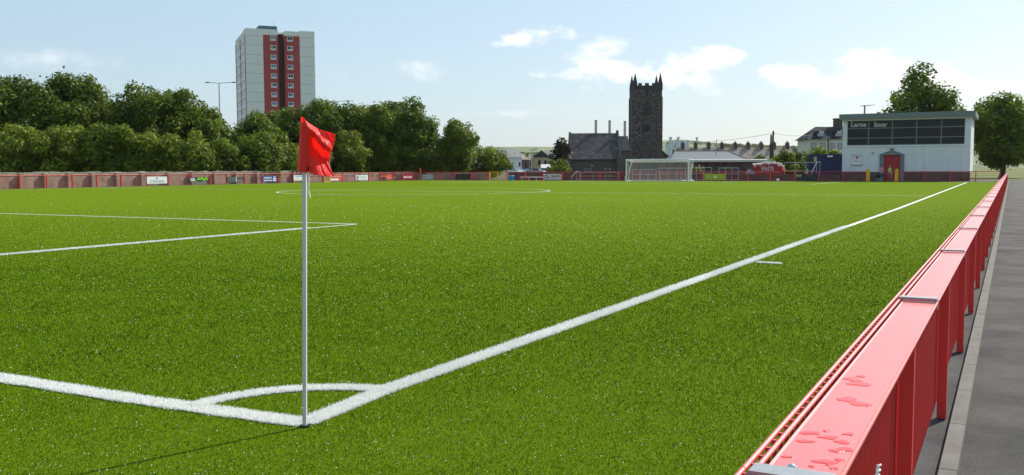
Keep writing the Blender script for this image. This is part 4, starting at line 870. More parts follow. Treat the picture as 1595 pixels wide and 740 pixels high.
cxm = (nx0 + nx1) / 2; MB().prism([(cxm - .16, nz0 + .75), (cxm - .1, nz0 + .9), (cxm, nz0 + .83), (cxm + .1, nz0 + .9), (cxm + .16, nz0 + .75), (cxm, nz0 + .55)], .085, .098).build('crest', M_c('crest_red', (.6, .08, .1)), e)
text('LARNE F.C.', .1, M_c('crest_red', (.6, .08, .1)), e, cxm, nz0 + .3, y=.09, width=.6)
fr1, fr0 = cp(1370, 260)[0], dx0
zp = cp(1378, 241)[1]; zap = cp(1389, 236)[1]; xa = (fr1 + dx1 + (dx0 - fr1)) / 2
mb = MB(); mb.box(fr1, dx0, -.12, -.035, 0, zp); mb.box(dx1, dx1 + (dx0 - fr1), -.12, -.035, 0, zp); mb.prism([(fr1 - .1, zp), (dx1 + (dx0 - fr1) + .1, zp), (xa, zap + .15)], -.16, -.035); mb.build('door_surround', M['fascia'], e)
d = MB(); d.box(dx0 + .01, (dx0 + dx1) / 2 - .01, .1, .16, .02, dzt - .01); do = d.build('door', M_c('door_red', (.42, .03, .035)), e)
MB().box((dx0 + dx1) / 2 - .12, (dx0 + dx1) / 2 - .08, .05, .1, 1.0, 1.2).build('handle', M['galv'], do)
d = MB(); d.box((dx0 + dx1) / 2 + .01, dx1 - .01, .1, .16, .02, dzt - .01); d.build('door', M_c('door_red', (.42, .03, .035)), e)
MB().box(xa - .22, xa + .22, -.4, -.17, cp(1389, 236)[1] + .2, cp(1389, 236)[1] + .32).build('wall_lamp', M['black'], e); x, z = cp(1360, 238.5); MB().box(x - .1, x + .1, -.12, -.002, z - .06, z + .06).build('camera_unit', M_c('mid_grey', (.2, .2, .2)), e)
text('BAR', .16, M_c('pale_ink', (.45, .45, .4)), e, xa, zp + .08, y=-.17, width=.5)
# antenna on the roof
x, z = cp(1347, 164, 4); c = CF.w(x, 4, zr1); e = empty('roof_aerial', Frame(c.x, c.y, A_FAR, zr1), 'dark aerial mast with a crossbar on the clubhouse roof', 'aerial')
MB().tube([(0, 0, 0), (0, 0, z - zr1)], .09, 8).build('mast', M_c('mid_grey', (.2, .2, .2)), e); mb = MB(); mb.tube([(-.5, 0, z - zr1 - .05), (1.1, .2, z - zr1 + .02)], .03, 6); mb.tube([(-.4, .3, z - zr1 - .1), (.7, -.3, z - zr1 - .1)], .02, 6); mb.build('crossbar', M_c('mid_grey', (.2, .2, .2)), e)

# ------------------------------------------------------------------ people
def skin_body(joints, edges, name, m, parent, sub=2):
    me = bpy.data.meshes.new(name); me.from_pydata([j[0] for j in joints], edges, []); me.materials.append(m); o = bpy.data.objects.new(name, me); C.objects.link(o)
    if parent: o.parent = parent
    sk = o.modifiers.new('skin', 'SKIN'); sk.use_smooth_shade = True
    if not me.skin_vertices: me.attributes  # layer is made by the modifier below
    bpy.context.view_layer.objects.active = o
    if len(me.skin_vertices) == 0:
        bpy.ops.object.select_all(action='DESELECT'); o.select_set(True); o.modifiers.remove(sk); bpy.ops.object.modifier_add(type='SKIN')
    d = me.skin_vertices[0].data
    for i, j in enumerate(joints): r_ = j[1]; d[i].radius = r_ if isinstance(r_, tuple) else (r_, r_); d[i].use_root = i == 0
    o.modifiers[0].use_smooth_shade = True
    s = o.modifiers.new('sub', 'SUBSURF'); s.levels = sub; s.render_levels = sub; return o
def person(fr, lab, shirt, trousers, pose, vest=None, hair=True, z0=0):
    e = empty('person', fr, lab, 'person'); sp = pose
    J = []; E = []
    def add(p, r, par=None):
        J.append((p, r)); i = len(J) - 1
        if par is not None: E.append((par, i))
        return i
    pel = add((0, 0, .93), (.15, .11)); ch = add((0, 0, 1.15), (.14, .10), pel); chest = add((0, .0, 1.36), (.17, .11), ch); nk = add((0, 0, 1.5), .055, chest)
    h1 = add((0, -.01, 1.58), (.075, .085), nk); h2 = add((0, -.01, 1.68), (.078, .095), h1); add((0, 0, 1.74), (.055, .06), h2)
    for s, (ax, ay) in zip((-1, 1), sp['legs']):
        a = add((s * .09, 0, .86), .088, pel); k = add((s * (.1 + ax * .5), ay * .5 - .02, .48), .058, a); an = add((s * (.11 + ax), ay, .1), .04, k); add((s * (.11 + ax), ay - .15, .04), .035, an)
    for s, (ex, ey, ez, wx_, wy, wz) in zip((-1, 1), sp['arms']):
        sh = add((s * .17, 0, 1.42), .055, chest); el_ = add((s * ex, ey, ez), .042, sh); wr = add((s * wx_, wy, wz), .028, el_)
        dd = (Vector((s * wx_, wy, wz)) - Vector((s * ex, ey, ez))).normalized(); pm = Vector((s * wx_, wy, wz)) + dd * .07; pi = add(tuple(pm), (.036, .02), wr)
        for f_ in range(4): o1 = pm + dd * (.05 - .006 * abs(f_ - 1)) + Vector((0, (f_ - 1.5) * .018, -.0)); a1 = add(tuple(o1), .009, pi); add(tuple(o1 + dd * .035 + Vector((-s * .012, 0, 0))), .008, a1)
        add(tuple(pm + Vector((-s * .02, -.05, 0))), .01, wr)
    skin_body(J, E, 'body', M['skin'], e, 1)
    # face: nose, eyes, mouth
    mb = MB(); mb.ball((0, -.11, 1.63), (.014, .022, .022), 8, 6); mb.ball((-.078, 0, 1.64), (.012, .02, .032), 8, 6); mb.ball((.078, 0, 1.64), (.012, .02, .032), 8, 6); mb.build('nose_and_ears', M['skin'], e, True)
    mb = MB(); [mb.ball((s * .03, -.098, 1.66), (.012, .008, .008), 8, 6) for s in (-1, 1)]; mb.box(-.025, .025, -.103, -.09, 1.588, 1.596); mb.build('eyes_and_mouth', M['hair'], e)
    mb = MB(); mb.ball((0, .012, 1.69), (.088, .104, .088), 14, 9); o = mb.build('hair' if hair else 'cap', M['hair'] if hair else M['grey_cloth'], e, True)
    # clothes
    Jc = [((0, 0, .9), (.165, .125)), ((0, 0, 1.15), (.155, .118)), ((0, 0, 1.37), (.185, .125)), ((0, 0, 1.47), (.07, .07))]; Ec = [(0, 1), (1, 2), (2, 3)]
    for s, (ex, ey, ez, wx_, wy, wz) in zip((-1, 1), sp['arms']):
        i = len(Jc); Jc.append(((s * .175, 0, 1.42), .068)); Jc.append(((s * ex, ey, ez), .054)); Jc.append(((s * (ex + (wx_ - ex) * .85), ey + (wy - ey) * .85, ez + (wz - ez) * .85), .04)); Ec += [(2, i), (i, i + 1), (i + 1, i + 2)]
    skin_body(Jc, Ec, 'shirt', shirt, e, 1)
    Jc = [((0, 0, .95), (.158, .12))]; Ec = []
    for s, (ax, ay) in zip((-1, 1), sp['legs']):
        i = len(Jc); Jc += [((s * .095, 0, .84), .1), ((s * (.1 + ax * .5), ay * .5 - .02, .48), .074), ((s * (.11 + ax), ay, .09), .058)]; Ec += [(0, i), (i, i + 1), (i + 1, i + 2)]
    skin_body(Jc, Ec, 'trousers', trousers, e, 1)
    for s, (ax, ay) in zip((-1, 1), sp['legs']): MB().ball((s * (.11 + ax), ay - .07, .045), (.05, .14, .05), 10, 7).build('shoe', M['black'], e, True)
    if vest:
        skin_body([((0, 0, .92), (.18, .14)), ((0, 0, 1.15), (.17, .133)), ((0, 0, 1.38), (.2, .14)), ((0, 0, 1.44), (.12, .1))], [(0, 1), (1, 2), (2, 3)], 'hi_vis_vest', vest, e, 1)
        mb = MB(); mb.tube([(0, 0, 1.08), (0, 0, 1.13)], .19, 16); o = mb.build('reflective_band', M['reflect'], e); o.scale = (1, .78, 1)
    return e
def pfr(px, y, turn=0): x = FFr.p(px, 270, y)[0]; c = FFr.w(x, y, 0); return Frame(c.x, c.y, FFr.a + turn)
person(pfr(1373, 1.6, .3), 'person in a pink shirt and blue jeans standing outside the clubhouse door', M['pink'], M['denim'], {'legs': [(.1, 0), (.12, -.05)], 'arms': [(.26, .02, 1.14, .22, -.16, 1.0), (.25, .04, 1.14, .18, -.2, 1.02)]})
person(pfr(1386, 1.8, -.2), 'person in a yellow hi-vis vest and cap in front of the red door', M['grey_cloth'], M['grey_cloth'], {'legs': [(.02, 0), (.03, .05)], 'arms': [(.25, .03, 1.14, .25, -.04, .9), (.25, .03, 1.14, .26, -.02, .9)]}, vest=M['hivis'], hair=False)
fb = pfr(1368, 1.5); e = empty('holdall', Frame(fb.o.x, fb.o.y, FFr.a), 'black holdall standing left of the person in the pink shirt', 'bag')
MB().ball((0, 0, .55), (.28, .16, .2), 12, 8).build('bag_body', M['black'], e, True); MB().box(-.2, .2, -.12, .12, 0, .38).build('stand', M['grey_cloth'], e); MB().tube([(-.15, 0, .7), (-.08, 0, .84), (.08, 0, .84), (.15, 0, .7)], .02, 6).build('strap', M['black'], e)

# ------------------------------------------------------------------ tower block
ang = math.atan2(7, 17); TF = front(387.2, 264, math.atan2(7., 17.)); tp = lambda px, py, yl=0: TF.p(px, py, yl)
W = tp(489.8, 60)[0]; ztop = tp(387.2, 44)[1]; DEP = 25; SH = 2.6
e = empty('tower_block', TF, 'tall grey and red residential tower block above the trees', 'tower block')
r1a, r1b, rca, rcb, r2a, r2b = tp(410, 80)[0], tp(433.5, 80)[0], tp(433.5, 80)[0], tp(443.5, 80)[0], tp(443.5, 80)[0], tp(467, 80)[0]
zred = tp(411, 54)[1]
mb = MB(); mb.box(0, r1a, 0, 6, 0, ztop); mb.box(r2b, W, 0, 6, 0, ztop); mb.box(r1a, r1b, .001, 6, zred, ztop); mb.box(r2a, r2b, .001, 6, zred, ztop - .25); mb.box(.05, W - .01, 6, DEP, 0, ztop - .3); mb.box(rca, rcb, 1.2, 6, zred + 1, ztop - 1); mb.build('wall', M['block_grey'], e)
mb = MB(); mb.box(r1a + .001, r1b, .06, 5.9, 0, zred); mb.box(r2a, r2b - .001, .06, 5.9, 0, zred); mb.build('red_wall', M['block_red'], e)
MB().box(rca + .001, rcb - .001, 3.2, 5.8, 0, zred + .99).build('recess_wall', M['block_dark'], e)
mb = MB()
for k in range(1, 16):
    z = ztop - 1.9 - (k - 1) * SH
    if z < 3: break
    mb.box(.02, r1a - .02, -.012, -.001, z - .03, z + .03); mb.box(r2b + .02, W - .02, -.012, -.001, z - .03, z + .03)
mb.build('panel_joints', M_c('joint_grey', (.2, .2, .2)), e)
p0x, p1x = tp(405.5, 44)[0], tp(434, 44)[0]
MB().box(p0x, p1x, 3, 9, ztop - .28, ztop + 1.35).build('plant_room', M['teal'], e); MB().tube([(p1x - .6, 4, ztop + 1.35), (p1x - .6, 4, ztop + 3.2)], .05, 6).build('aerial', M['galv_dull'], e)
wf = None; fw = MB(); fw.box(-.95, .95, 0, .1, 0, 1.35); 
for i in range(15):
    zc = tp(425, 59.8)[1] - i * SH
    if zc < 8: break
    for xc in (tp(425.3, 60)[0], tp(451.5, 60)[0]):
        mb = MB(); mb.box(-.78, .78, -.05, .055, -.68, .68); f = mb.build('window', M_c('frame_white', (.62, .62, .62)), e); f.location = (xc, 0, zc)
        MB().box(-.62, -.04, -.06, -.051, -.2, .52).build('pane', M['glass_blue'] if (i * 3 + int(xc)) % 3 else M['glass'], f); MB().box(.04, .62, -.06, -.051, -.2, .52).build('pane', M['glass_blue'] if (i + int(xc)) % 4 else M['glass'], f)
for i in range(15):     # windows of the left flank
    zc = ztop - 3.0 - i * SH
    if zc < 8: break
    mb = MB(); mb.box(-.03, .045, 2.2, DEP - 1.6, zc - .55, zc + .65); f = mb.build('window_band', M_c('frame_pale', (.5, .51, .52)), e)
    mb = MB()
    for y in np.arange(2.6, DEP - 3, 2.6): mb.box(-.045, -.031, y, y + 1.7, zc - .3 + .1 * ((i + int(y)) % 2), zc + .55)
    mb.build('pane', M['glass_blue'] if i % 3 else M['glass'], f)
mb = MB()
for y in (1.2, 12.5, DEP - .9): mb.box(-.1, -.005 + .054, y - .35, y + .35, 0, ztop - 1.7)
mb.build('red_strip', M['block_red'], e)
# ------------------------------------------------------------------ street lamps
def lamp(px, Y, ytop, a0, a1, lab):
    fr = front(px, Y); zt = fr.p(px, ytop)[1]; e = empty('street_lamp', fr, lab, 'street lamp', 'tall double-armed street lamps')
    MB().tube([(0, 0, 0), (0, 0, zt * .5), (0, 0, zt)], [.16, .11, .08], 8).build('column', M['galv_dull'], e, True); xa = fr.p(a0, ytop)[0]; xb = fr.p(a1, ytop)[0]
    for x in (xa, xb):
        MB().tube([(0, 0, zt - .02), (x * .9, 0, zt + .12)], .05, 6).build('arm', M['galv_dull'], e, True)
        s = 1 if x > 0 else -1; MB().ball((x * .9 + s * .25, 0, zt + .12), (.42, .17, .11), 10, 7).build('lamp_head', M_c('lamp_grey', (.25, .26, .27)), e, True)
lamp(344.5, 150, 129.5, 324, 364, 'double-armed street lamp left of the tower block')
lamp(524, 165, 158.5, 508, 541, 'double-armed street lamp mostly hidden behind the dark trees')

# ------------------------------------------------------------------ church
TY = 190; CH = front(1008.5, TY); c_ = lambda px, py, yl=0: CH.p(px, py, yl)
e = empty('church', CH, 'dark stone church with battlemented square tower and four pinnacles', 'church')
xl, xr = c_(985, 200)[0], c_(1032, 200)[0]; zp_ = c_(1008, 133)[1]; TW = xr - xl
MB().box(xl + .12, xr - .12, .12, TW, 0, zp_ - .9).build('tower_wall', M['rubble'], e)
for a, b in ((xl, xl + 1.15), (xr - 1.15, xr)):
    for y0 in (0, TW - 1.0): MB().prismx([(y0, 0), (y0 + 1.15, 0), (y0 + 1.15, zp_ - 2.6), (y0 + (.25 if y0 == 0 else .9), zp_ - 2.2), (y0, zp_ - 2.6)], a, b).build('buttress', M['rubble'], e)
mb = MB(); mb.box(xl + .06, xr - .06, .05, .4, zp_ - .898, zp_ - .7); mb.box(xl + .1, xl + .42, .1, TW, zp_ - .899, zp_); mb.box(xr - .42, xr - .1, .1, TW, zp_ - .899, zp_); mb.box(xl + .43, xr - .43, .1, .399, zp_ - .69, zp_); mb.box(xl + .43, xr - .43, TW - .4, TW - .02, zp_ - .899, zp_)
for px0, px1 in ((994.5, 1000), (1005, 1011), (1016, 1020)):
    a, b = c_(px0, 130)[0], c_(px1, 130)[0]; z = c_(px0, 129.3)[1]; mb.box(a, b, .1, .4, zp_ + .002, z); mb.box(a, b, TW - .4, TW - .02, zp_ + .002, z)
mb.build('parapet', M['ashlar'], e)
for s in (0, 1):
    for y in (.45, TW - .45):
        x = (xl + .55) if s == 0 else (xr - .45); zt = c_(986, 112)[1]; mb = MB(); mb.box(x - .42, x + .42, y - .42, y + .42, zp_ - .88, zp_ + .35)
        mb.add([(x - .42, y - .42, zp_ + .352), (x + .42, y - .42, zp_ + .352), (x + .42, y + .42, zp_ + .352), (x - .42, y + .42, zp_ + .352), (x, y, zt)], [(0, 1, 4), (1, 2, 4), (2, 3, 4), (3, 0, 4)]); mb.build('pinnacle', M['ashlar'], e)
wx, wz0_ = c_(1007.8, 178.5); wz1_ = c_(1008, 159)[1]; hw = .72
arch = [(wx - hw, wz0_), (wx + hw, wz0_), (wx + hw, wz1_ - 1.1), (wx + hw * .6, wz1_ - .35), (wx, wz1_), (wx - hw * .6, wz1_ - .35), (wx - hw, wz1_ - 1.1)]
sc_ = lambda k: [(wx + (x - wx) * k, (wz0_ + wz1_) / 2 + (z - (wz0_ + wz1_) / 2) * (1 + (k - 1) * .6)) for x, z in arch]
f = MB().prism(sc_(1.35), .06, .118).build('belfry_window', M['ashlar'], e); MB().prism(arch, .04, .059).build('louvres', M_c('louvre_black', (.02, .022, .028)), f)
mb = MB()
for k in range(7): z = wz0_ + .2 + k * .3; mb.box(wx - hw + .05, wx + hw - .05, .02, .039, z, z + .1)
mb.build('slats', M_c('louvre_grey', (.06, .065, .075)), f)
x, z = c_(1007, 200); f = MB().prism([(x + .88 * math.cos(a), z + .88 * math.sin(a)) for a in np.linspace(0, 2 * math.pi, 25)[:-1]], .06, .118).build('round_recess', M['ashlar'], e); MB().prism([(x + .64 * math.cos(a), z + .64 * math.sin(a)) for a in np.linspace(0, 2 * math.pi, 25)[:-1]], .045, .059).build('recess_panel', M_c('louvre_black', (.02, .022, .028)), f)
x, z = c_(1008, 138); MB().box(x - .1, x + .1, .03, .118, z - 2.0, z).build('slit', M_c('louvre_black', (.02, .022, .028)), e)
# nave gable behind the tower
nl, nr = c_(962, 240, TW)[0], c_(1050, 247, TW)[0]; zeave = c_(1049, 248, TW)[1]; zpk = c_(1007, 213, TW)[1]; nm = (nl + nr) / 2
MB().prism([(nl + .4, 0), (nr - .4, 0), (nr - .4, zeave), (nm, zpk - .35), (nl + .4, zeave)], TW + .02, TW + 24).build('nave_wall', M['greystone'], e)
mb = MB(); mb.prism([(nl, zeave - .3), (nl + .1, zeave - .5), (nm, zpk - .3), (nm, zpk)], TW - .2, TW + 24.3); mb.prism([(nm + .001, zpk), (nm + .001, zpk - .3), (nr - .1, zeave - .5), (nr, zeave - .3)], TW - .2, TW + 24.3); mb.build('nave_roof', M['slate'], e)
# church hall
HY = 177; HF = front(887, HY); h_ = lambda px, py, yl=0: HF.p(px, py, yl); e = empty('church_hall', HF, 'low stone hall with a big slate roof left of the church tower', 'building')
xa, xb = h_(889, 250)[0], h_(968, 250)[0]; ze = h_(920, 249)[1]; zr = h_(920, 207.5, 5.2)[1]; D = 10.4
MB().box(xa + .3, xb - .3, 0, D, 0, ze).build('wall', M['greystone'], e)
mb = MB(); mb.prismx([(-.35, ze - .05), (-.35, ze + .1), (5.2, zr), (D + .35, ze + .1), (D + .35, ze - .05), (5.2, zr - .3)], xa + .35, xb - .45); mb.build('roof', M['slate'], e); MB().box(xa + .35, xb - .45, -.48, -.36, ze - .05, ze + .08).build('gutter', M['black'], e)
for a, b, ex in ((xa - .05, xa + .345, .25), (xb - .445, xb - .02, .55)): MB().prismx([(-.5, 0), (-.5, ze + .35), (5.2, zr + ex), (D + .5, ze + .35), (D + .5, 0)], a, b).build('gable_parapet', M['ashlar'], e)
x0_, z0_ = h_(971, 262); MB().box(xb - .9, xb + .3, -.9, -.502, 0, h_(965, 243)[1]).build('buttress', M['greystone'], e)
x1_ = h_(979, 230, 3)[0]; mb = MB(); mb.box(xb - .018, x1_, 1.2, 8, 0, h_(972, 236, 1.2)[1]); mb.build('porch_wall', M['greystone'], e); zz = h_(972, 236, 1.2)[1]; MB().prismx([(1.0, zz + .003), (1.0, zz + .15), (5, h_(972, 212, 5)[1]), (8.2, zz + .15), (8.2, zz + .003)], xb - .018, x1_ + .1).build('porch_roof', M['slate_dark'], e)
for px in (912, 919): x, z = h_(px, 264); MB().box(x - .3, x + .3, -.02, -.002, .9, 1.6).build('window', M_c('dim_glass', (.13, .15, .16)), e)
for px, py in ((922, 258), (943, 263.5), (950, 263.5)): x, z = h_(px, py); MB().box(x - .13, x + .13, -.16, -.003, z - .1, z + .1).build('wall_lamp', M_c('lamp_pale', (.5, .48, .4)), e)
x, z = h_(962.5, 232, 1.9); MB().ball((x - .3, 1.7, z), (.22, .12, .22), 10, 7).build('satellite_dish', M_c('dish_blue', (.15, .25, .5)), e, True)

# ------------------------------------------------------------------ long shed / stand building behind the goal
SF = front(986, 117, R(9)); s_p = lambda px, py, yl=0: SF.p(px, py, yl); e = empty('long_shed', SF, 'long low brown building with a pale grey sheet roof behind the goal', 'building')
X1 = s_p(1201, 252)[0]; zf = s_p(1100, 250.3)[1]; Xw = s_p(1190, 252, 1.5)[0]
MB().prismz([(0, 1.5), (X1 - .8, 1.5), (X1 - .8, 8), (1.5, 8)], 0, zf - .16).build('wall', M['brownbrick'], e)
MB().box(-.3, X1, -.05, .1, zf - .16, zf + .1).build('fascia', M['cream'], e); MB().prismx([(.102, zf - .1), (.102, zf + .03), (1.49, zf + .2), (1.49, zf - .1)], -.3, X1).build('canopy', M_c('pale_roof_edge', (.42, .41, .38)), e)
ya = 6; ra0, ra1 = s_p(1052, 236, ya)[0], s_p(1134, 236, ya)[0]; zra = s_p(1090, 235.5, ya)[1]; ea0, ea1 = s_p(1043, 250, 1)[0], s_p(1168, 250, 1)[0]
MB().add([(ea0, 1, zf + .03), (ea1, 1, zf + .03), (ra1, ya, zra), (ra0, ya, zra), (ea0 + 2.4, 11, zf + .03), (ea1, 11, zf + .03)], [(0, 1, 2, 3), (1, 5, 2), (5, 4, 3, 2), (4, 0, 3), (0, 4, 5, 1)]).build('roof', M['sheet'], e)
mb = MB(); mb.tube([(ea1, 1, zf + .05), (ra1, ya, zra + .03)], .09, 6); mb.tube([(ra0, ya, zra + .03), (ra1, ya, zra + .03)], .08, 6); mb.build('ridge_cap', M_c('ridge_brown', (.25, .2, .17)), e)
for px in (1090, 1100): x = s_p(px, 260, 1.5)[0]; MB().box(x - .05, x + .05, 1.42, 1.498, 0, zf - .17).build('downpipe', M['black'], e)
for px0, px1, lab in ((1107, 1126, ''), (1000, 1018, ''), (1140, 1152, '')): a, b = s_p(px0, 260, 1.5)[0], s_p(px1, 260, 1.5)[0]; MB().box(a, b, 1.43, 1.498, .7, 1.9).build('shutter', M_c('shutter_grey', (.12, .13, .13)), e)
MB().tube([(s_p(1116, 225, 4)[0], 4, zf), (s_p(1116, 225, 4)[0], 4, s_p(1116, 217, 4)[1])], .05, 6).build('vent_pipe', M['galv_dull'], e)
# flower shrub
c = FFr.w(FFr.p(1083, 270, 4)[0], 4, 0); o = tree('flowering_shrub', c.x, c.y, .95, 1.95, lab='small flowering shrub with yellow and pink blooms right of the goal', cat='shrub', m='leaf_dark', low=0, size=.09, dens=130, seed=140, wood='stem')
mb = MB(); rg = random.Random(2)
for k in range(26): mb.ball((rg.uniform(-.9, .9), rg.uniform(-.9, -.5), rg.uniform(.9, 1.9)), .06, 5, 4, m=k % 2)
mb.build('blooms', [M_c('bloom_yellow', (.7, .6, .1)), M_c('bloom_pink', (.6, .25, .4))], o)

# ------------------------------------------------------------------ terrace row
pxs = [1063, 1083.5, 1104, 1125, 1146, 1166.5, 1187, 1207.5, 1228.5]
th = None; names = ['terrace house at the left end of the chimney row, above the shed roof', 'second terrace house of the chimney row', 'third terrace house, above the middle of the shed roof', 'fourth terrace house, above the right end of the shed ridge', 'fifth terrace house, first clear of the shed roof', 'sixth terrace house of the chimney row', 'seventh terrace house, left of the telegraph pole', 'eighth terrace house, behind the telegraph pole', 'last terrace house, nearest the bushes by the container']
for i, px in enumerate(pxs):
    fr = front(px, 230 ); w = 20.6 / FPX * 230; zr = fr.p(px, 228.8 + .35 * (i > 3) * (i - 3))[1] - .2 * 0; zr = fr.p(px, 229.5)[1]
    if th is None or i in (0,):
        e = empty('terrace_house', fr, names[i], 'house', 'terrace of chimneyed houses'); th = e
        MB().box(-w / 2 + .003, w / 2 - .003, 0, 8, 0, zr - 3.1).build('wall', M['darkbrick'], e)
        rf = MB().prismx([(-.3, zr - 3.2), (-.3, zr - 3.05), (4, zr), (8.3, zr - 3.05), (8.3, zr - 3.2), (4, zr - .2)], -w / 2 + .004, w / 2 - .004).build('roof', M['tile'], e)
        mb = MB(); mb.box(w / 2 - 1.3, w / 2 - .55, 3.4, 4.6, zr - .7, zr + 1.15); ch = mb.build('chimney', M_c('soot_brick', (.09, .055, .05)), e)
        for k in (-1, 0, 1): MB().tube([(w / 2 - .92, 4 + k * .35, zr + 1.15), (w / 2 - .92, 4 + k * .35, zr + 1.5)], .13, 8).build('chimney_pot', M_c('pot_terracotta', (.2, .09, .06)), ch)
        MB().box(-.5, .5, -.03, -.003, 2, 3.2).build('window', M['glass'], e)
    else:
        c = copy_tree(th); at_frame(c, fr); c['label'] = names[i]
for i, (px, lab) in enumerate([(1181, 'small gabled outhouse below the terrace left of the telegraph pole'), (1211, 'small gabled outhouse below the terrace right of the telegraph pole'), (1228, 'small gabled outhouse nearest the bushes by the container')]):
    fr = front(px, 200); w = 3.4; e = empty('outhouse', fr, lab, 'outhouse', 'gabled outhouses'); zt = fr.p(px, 241)[1]
    MB().prism([(-w / 2 + .1, 0), (w / 2 - .1, 0), (w / 2 - .1, zt - 1.25), (0, zt - .15), (-w / 2 + .1, zt - 1.25)], 0, 6).build('wall', M['greystone'], e)
    mb = MB(); mb.prism([(-w / 2, zt - 1.35), (0, zt - .2), (0, zt)], -.2, 6.2); mb.prism([(0.001, zt), (.001, zt - .2), (w / 2, zt - 1.35)], -.2, 6.2); mb.build('roof', M['tile'], e)
# ------------------------------------------------------------------ telegraph poles and wires
def tpole(px, Y, ytop, lab, r_=.15):
    fr = front(px, Y); zt = fr.p(px, ytop)[1]; e = empty('telegraph_pole', fr, lab, 'telegraph pole', 'telegraph poles'); MB().tube([(-.1, 0, 0), (0, 0, zt)], [r_ * 1.15, r_ * .8], 8).build('pole', M['wood'], e, True)
    MB().box(-.06, .06, -.3, .3, zt - .5, zt - .38).build('crossarm', M['wood'], e); return fr.w(0, 0, zt - .3)
q1 = tpole(1203.5, 130, 204, 'taller telegraph pole behind the skip'); q2 = tpole(1200.3, 136, 210, 'shorter telegraph pole just left of the taller one')
def wire(a, b, sag, lab):
    mb = MB(); mb.tube([a + (b - a) * k + Vector((0, 0, -sag * 4 * k * (1 - k))) for k in np.linspace(0, 1, 20)], .022, 4); tag(mb.build('overhead_wire', M['black'], None), lab, 'wire', 'overhead wires')
q3 = front(1075, 190).w(0, 0, 0); q3.z = front(1075, 190).p(1075, 222)[1]; q4 = front(1262, 135).w(0, 0, 0); q4.z = front(1262, 135).p(1262, 211)[1]
wire(q1, q3, .3, 'overhead wire sloping down left from the telegraph pole'); wire(q1, q4, .2, 'overhead wire running right from the telegraph pole to the white houses'); 
# ------------------------------------------------------------------ white houses
for i, (px0, px1, yr, lab, Y) in enumerate([(1258, 1289, 197.5, 'pale house with a hipped slate end and a lit dormer, left of its twin', 152), (1289, 1330, 197.5, 'pale house with a tall chimney close to the clubhouse corner', 152.2)]):
    fr = front(px0, Y, R(-4)); p_ = lambda px, py, yl=0: fr.p(px, py, yl); e = empty('white_house', fr, lab, 'house', 'pale houses by the clubhouse'); L = p_(px1, 230)[0]; ze = p_(px0, 217)[1]; zr = p_(px0 + 12, yr, 4)[1]
    ms2 = [M['render_cream'], M['render_white']][i]; MB().box(.15, L - .01, 0, 8, 0, ze).build('wall', ms2, e)
    hip = p_(1270, 198, 4)[0] if i == 0 else 0
    MB().add([(-.3 if i == 0 else .001, -.4, ze), (L - .005, -.4, ze), (L - .005, 4, zr), (hip if i == 0 else .001, 4, zr), (-.3 if i == 0 else .001, 8.4, ze), (L - .005, 8.4, ze)], [(0, 1, 2, 3), (3, 2, 5, 4), (0, 3, 4), (1, 5, 2), (0, 4, 5, 1)]).build('roof', M['slate_dark'], e)
    for px in ([1263, 1277] if i == 0 else [1292.5, 1304]):
        a, z1 = p_(px, 222.5); b, z0 = p_(px + 8.5, 233); f = MB().box(a, b, -.05, -.002, z0, z1).build('window', M_c('frame_brownish' if i == 0 else 'frame_blueish', (.3, .24, .22) if i == 0 else (.25, .38, .45)), e); MB().box(a + .12, b - .12, -.06, -.051, z0 + .1, z1 - .1).build('pane', M_c('curtain', (.42, .38, .36)), f)
    for px, yy in ([(1277, 212)] if i == 0 else [(1305, 211)]):
        a, z0 = p_(px - 5, 213, .6); b, z1 = p_(px + 7, 204, .6); d = MB(); d.box(a, b, .5, 3.4, z0, z1).build('dormer', M['slate_dark'], e); MB().box(a + .1, b - .1, .44, .498, z0 + .05, z0 + .5).build('dormer_apron', M_c('pale_blue_board', (.4, .45, .52)), e); MB().box(a + .35, b - .1, .42, .497, z0 + .55, z1 - .05).build('dormer_window', M_c('bright_curtain', (.75, .62, .55)), e)
    if i == 1:
        a, b = p_(1299, 195, 4)[0], p_(1311, 195, 4)[0]; zc = p_(1305, 186, 4)[1]; MB().box(a, b, 3.4, 4.6, zr - 1.5, zc).build('chimney', M['greystone'], e); MB().box(a - .1, b + .1, 3.3, 4.7, zc, zc + .15).build('chimney_cap', M['greystone'], e)
# ------------------------------------------------------------------ houses left of the hall
def gable_house(px0, px1, ye, yr, Y, wallm, roofm, lab, D=9, wins=(), a=0, facing='gable', gm_=None):
    fr = front(px0, Y, a); L = fr.p(px1, 250)[0]; ze = fr.p(px0, ye)[1]; e = empty('house', fr, lab, 'house', 'houses beyond the car park')
    if facing == 'gable':
        zr = fr.p((px0 + px1) / 2, yr)[1]
        MB().box(0, L, 0, D, 0, ze).build('wall', wallm, e); MB().prism([(0.02, ze + .002), (L - .02, ze + .002), (L / 2, zr - .25)], .02, D - .02).build('gable', gm_ or wallm, e)
        mb = MB(); mb.prism([(-.25, ze - .12), (L / 2, zr - .2), (L / 2, zr)], -.2, D + .2); mb.prism([(L / 2 + .001, zr), (L / 2 + .001, zr - .2), (L + .25, ze - .12)], -.2, D + .2); mb.build('roof', roofm, e)
    else:
        zr = fr.p(px0, yr, D / 2)[1]; MB().box(0, L, 0, D, 0, ze).build('wall', wallm, e)
        MB().prismx([(-.3, ze + .002), (-.3, ze + .12), (D / 2, zr), (D + .3, ze + .12), (D + .3, ze + .002)], -.05, L + .05).build('roof', roofm, e)
    for (wx0_, wx1_, y0, y1) in wins:
        a_, z1 = fr.p(wx0_, y0); b_, z0 = fr.p(wx1_, y1); f = MB().box(a_ - .06, b_ + .06, -.04, -.002, z0 - .06, z1 + .06).build('window', M_c('frame_dark', (.1, .1, .09)), e); MB().box(a_, b_, -.05, -.041, z0, z1).build('pane', M['glass'], f)
    return e, fr, L
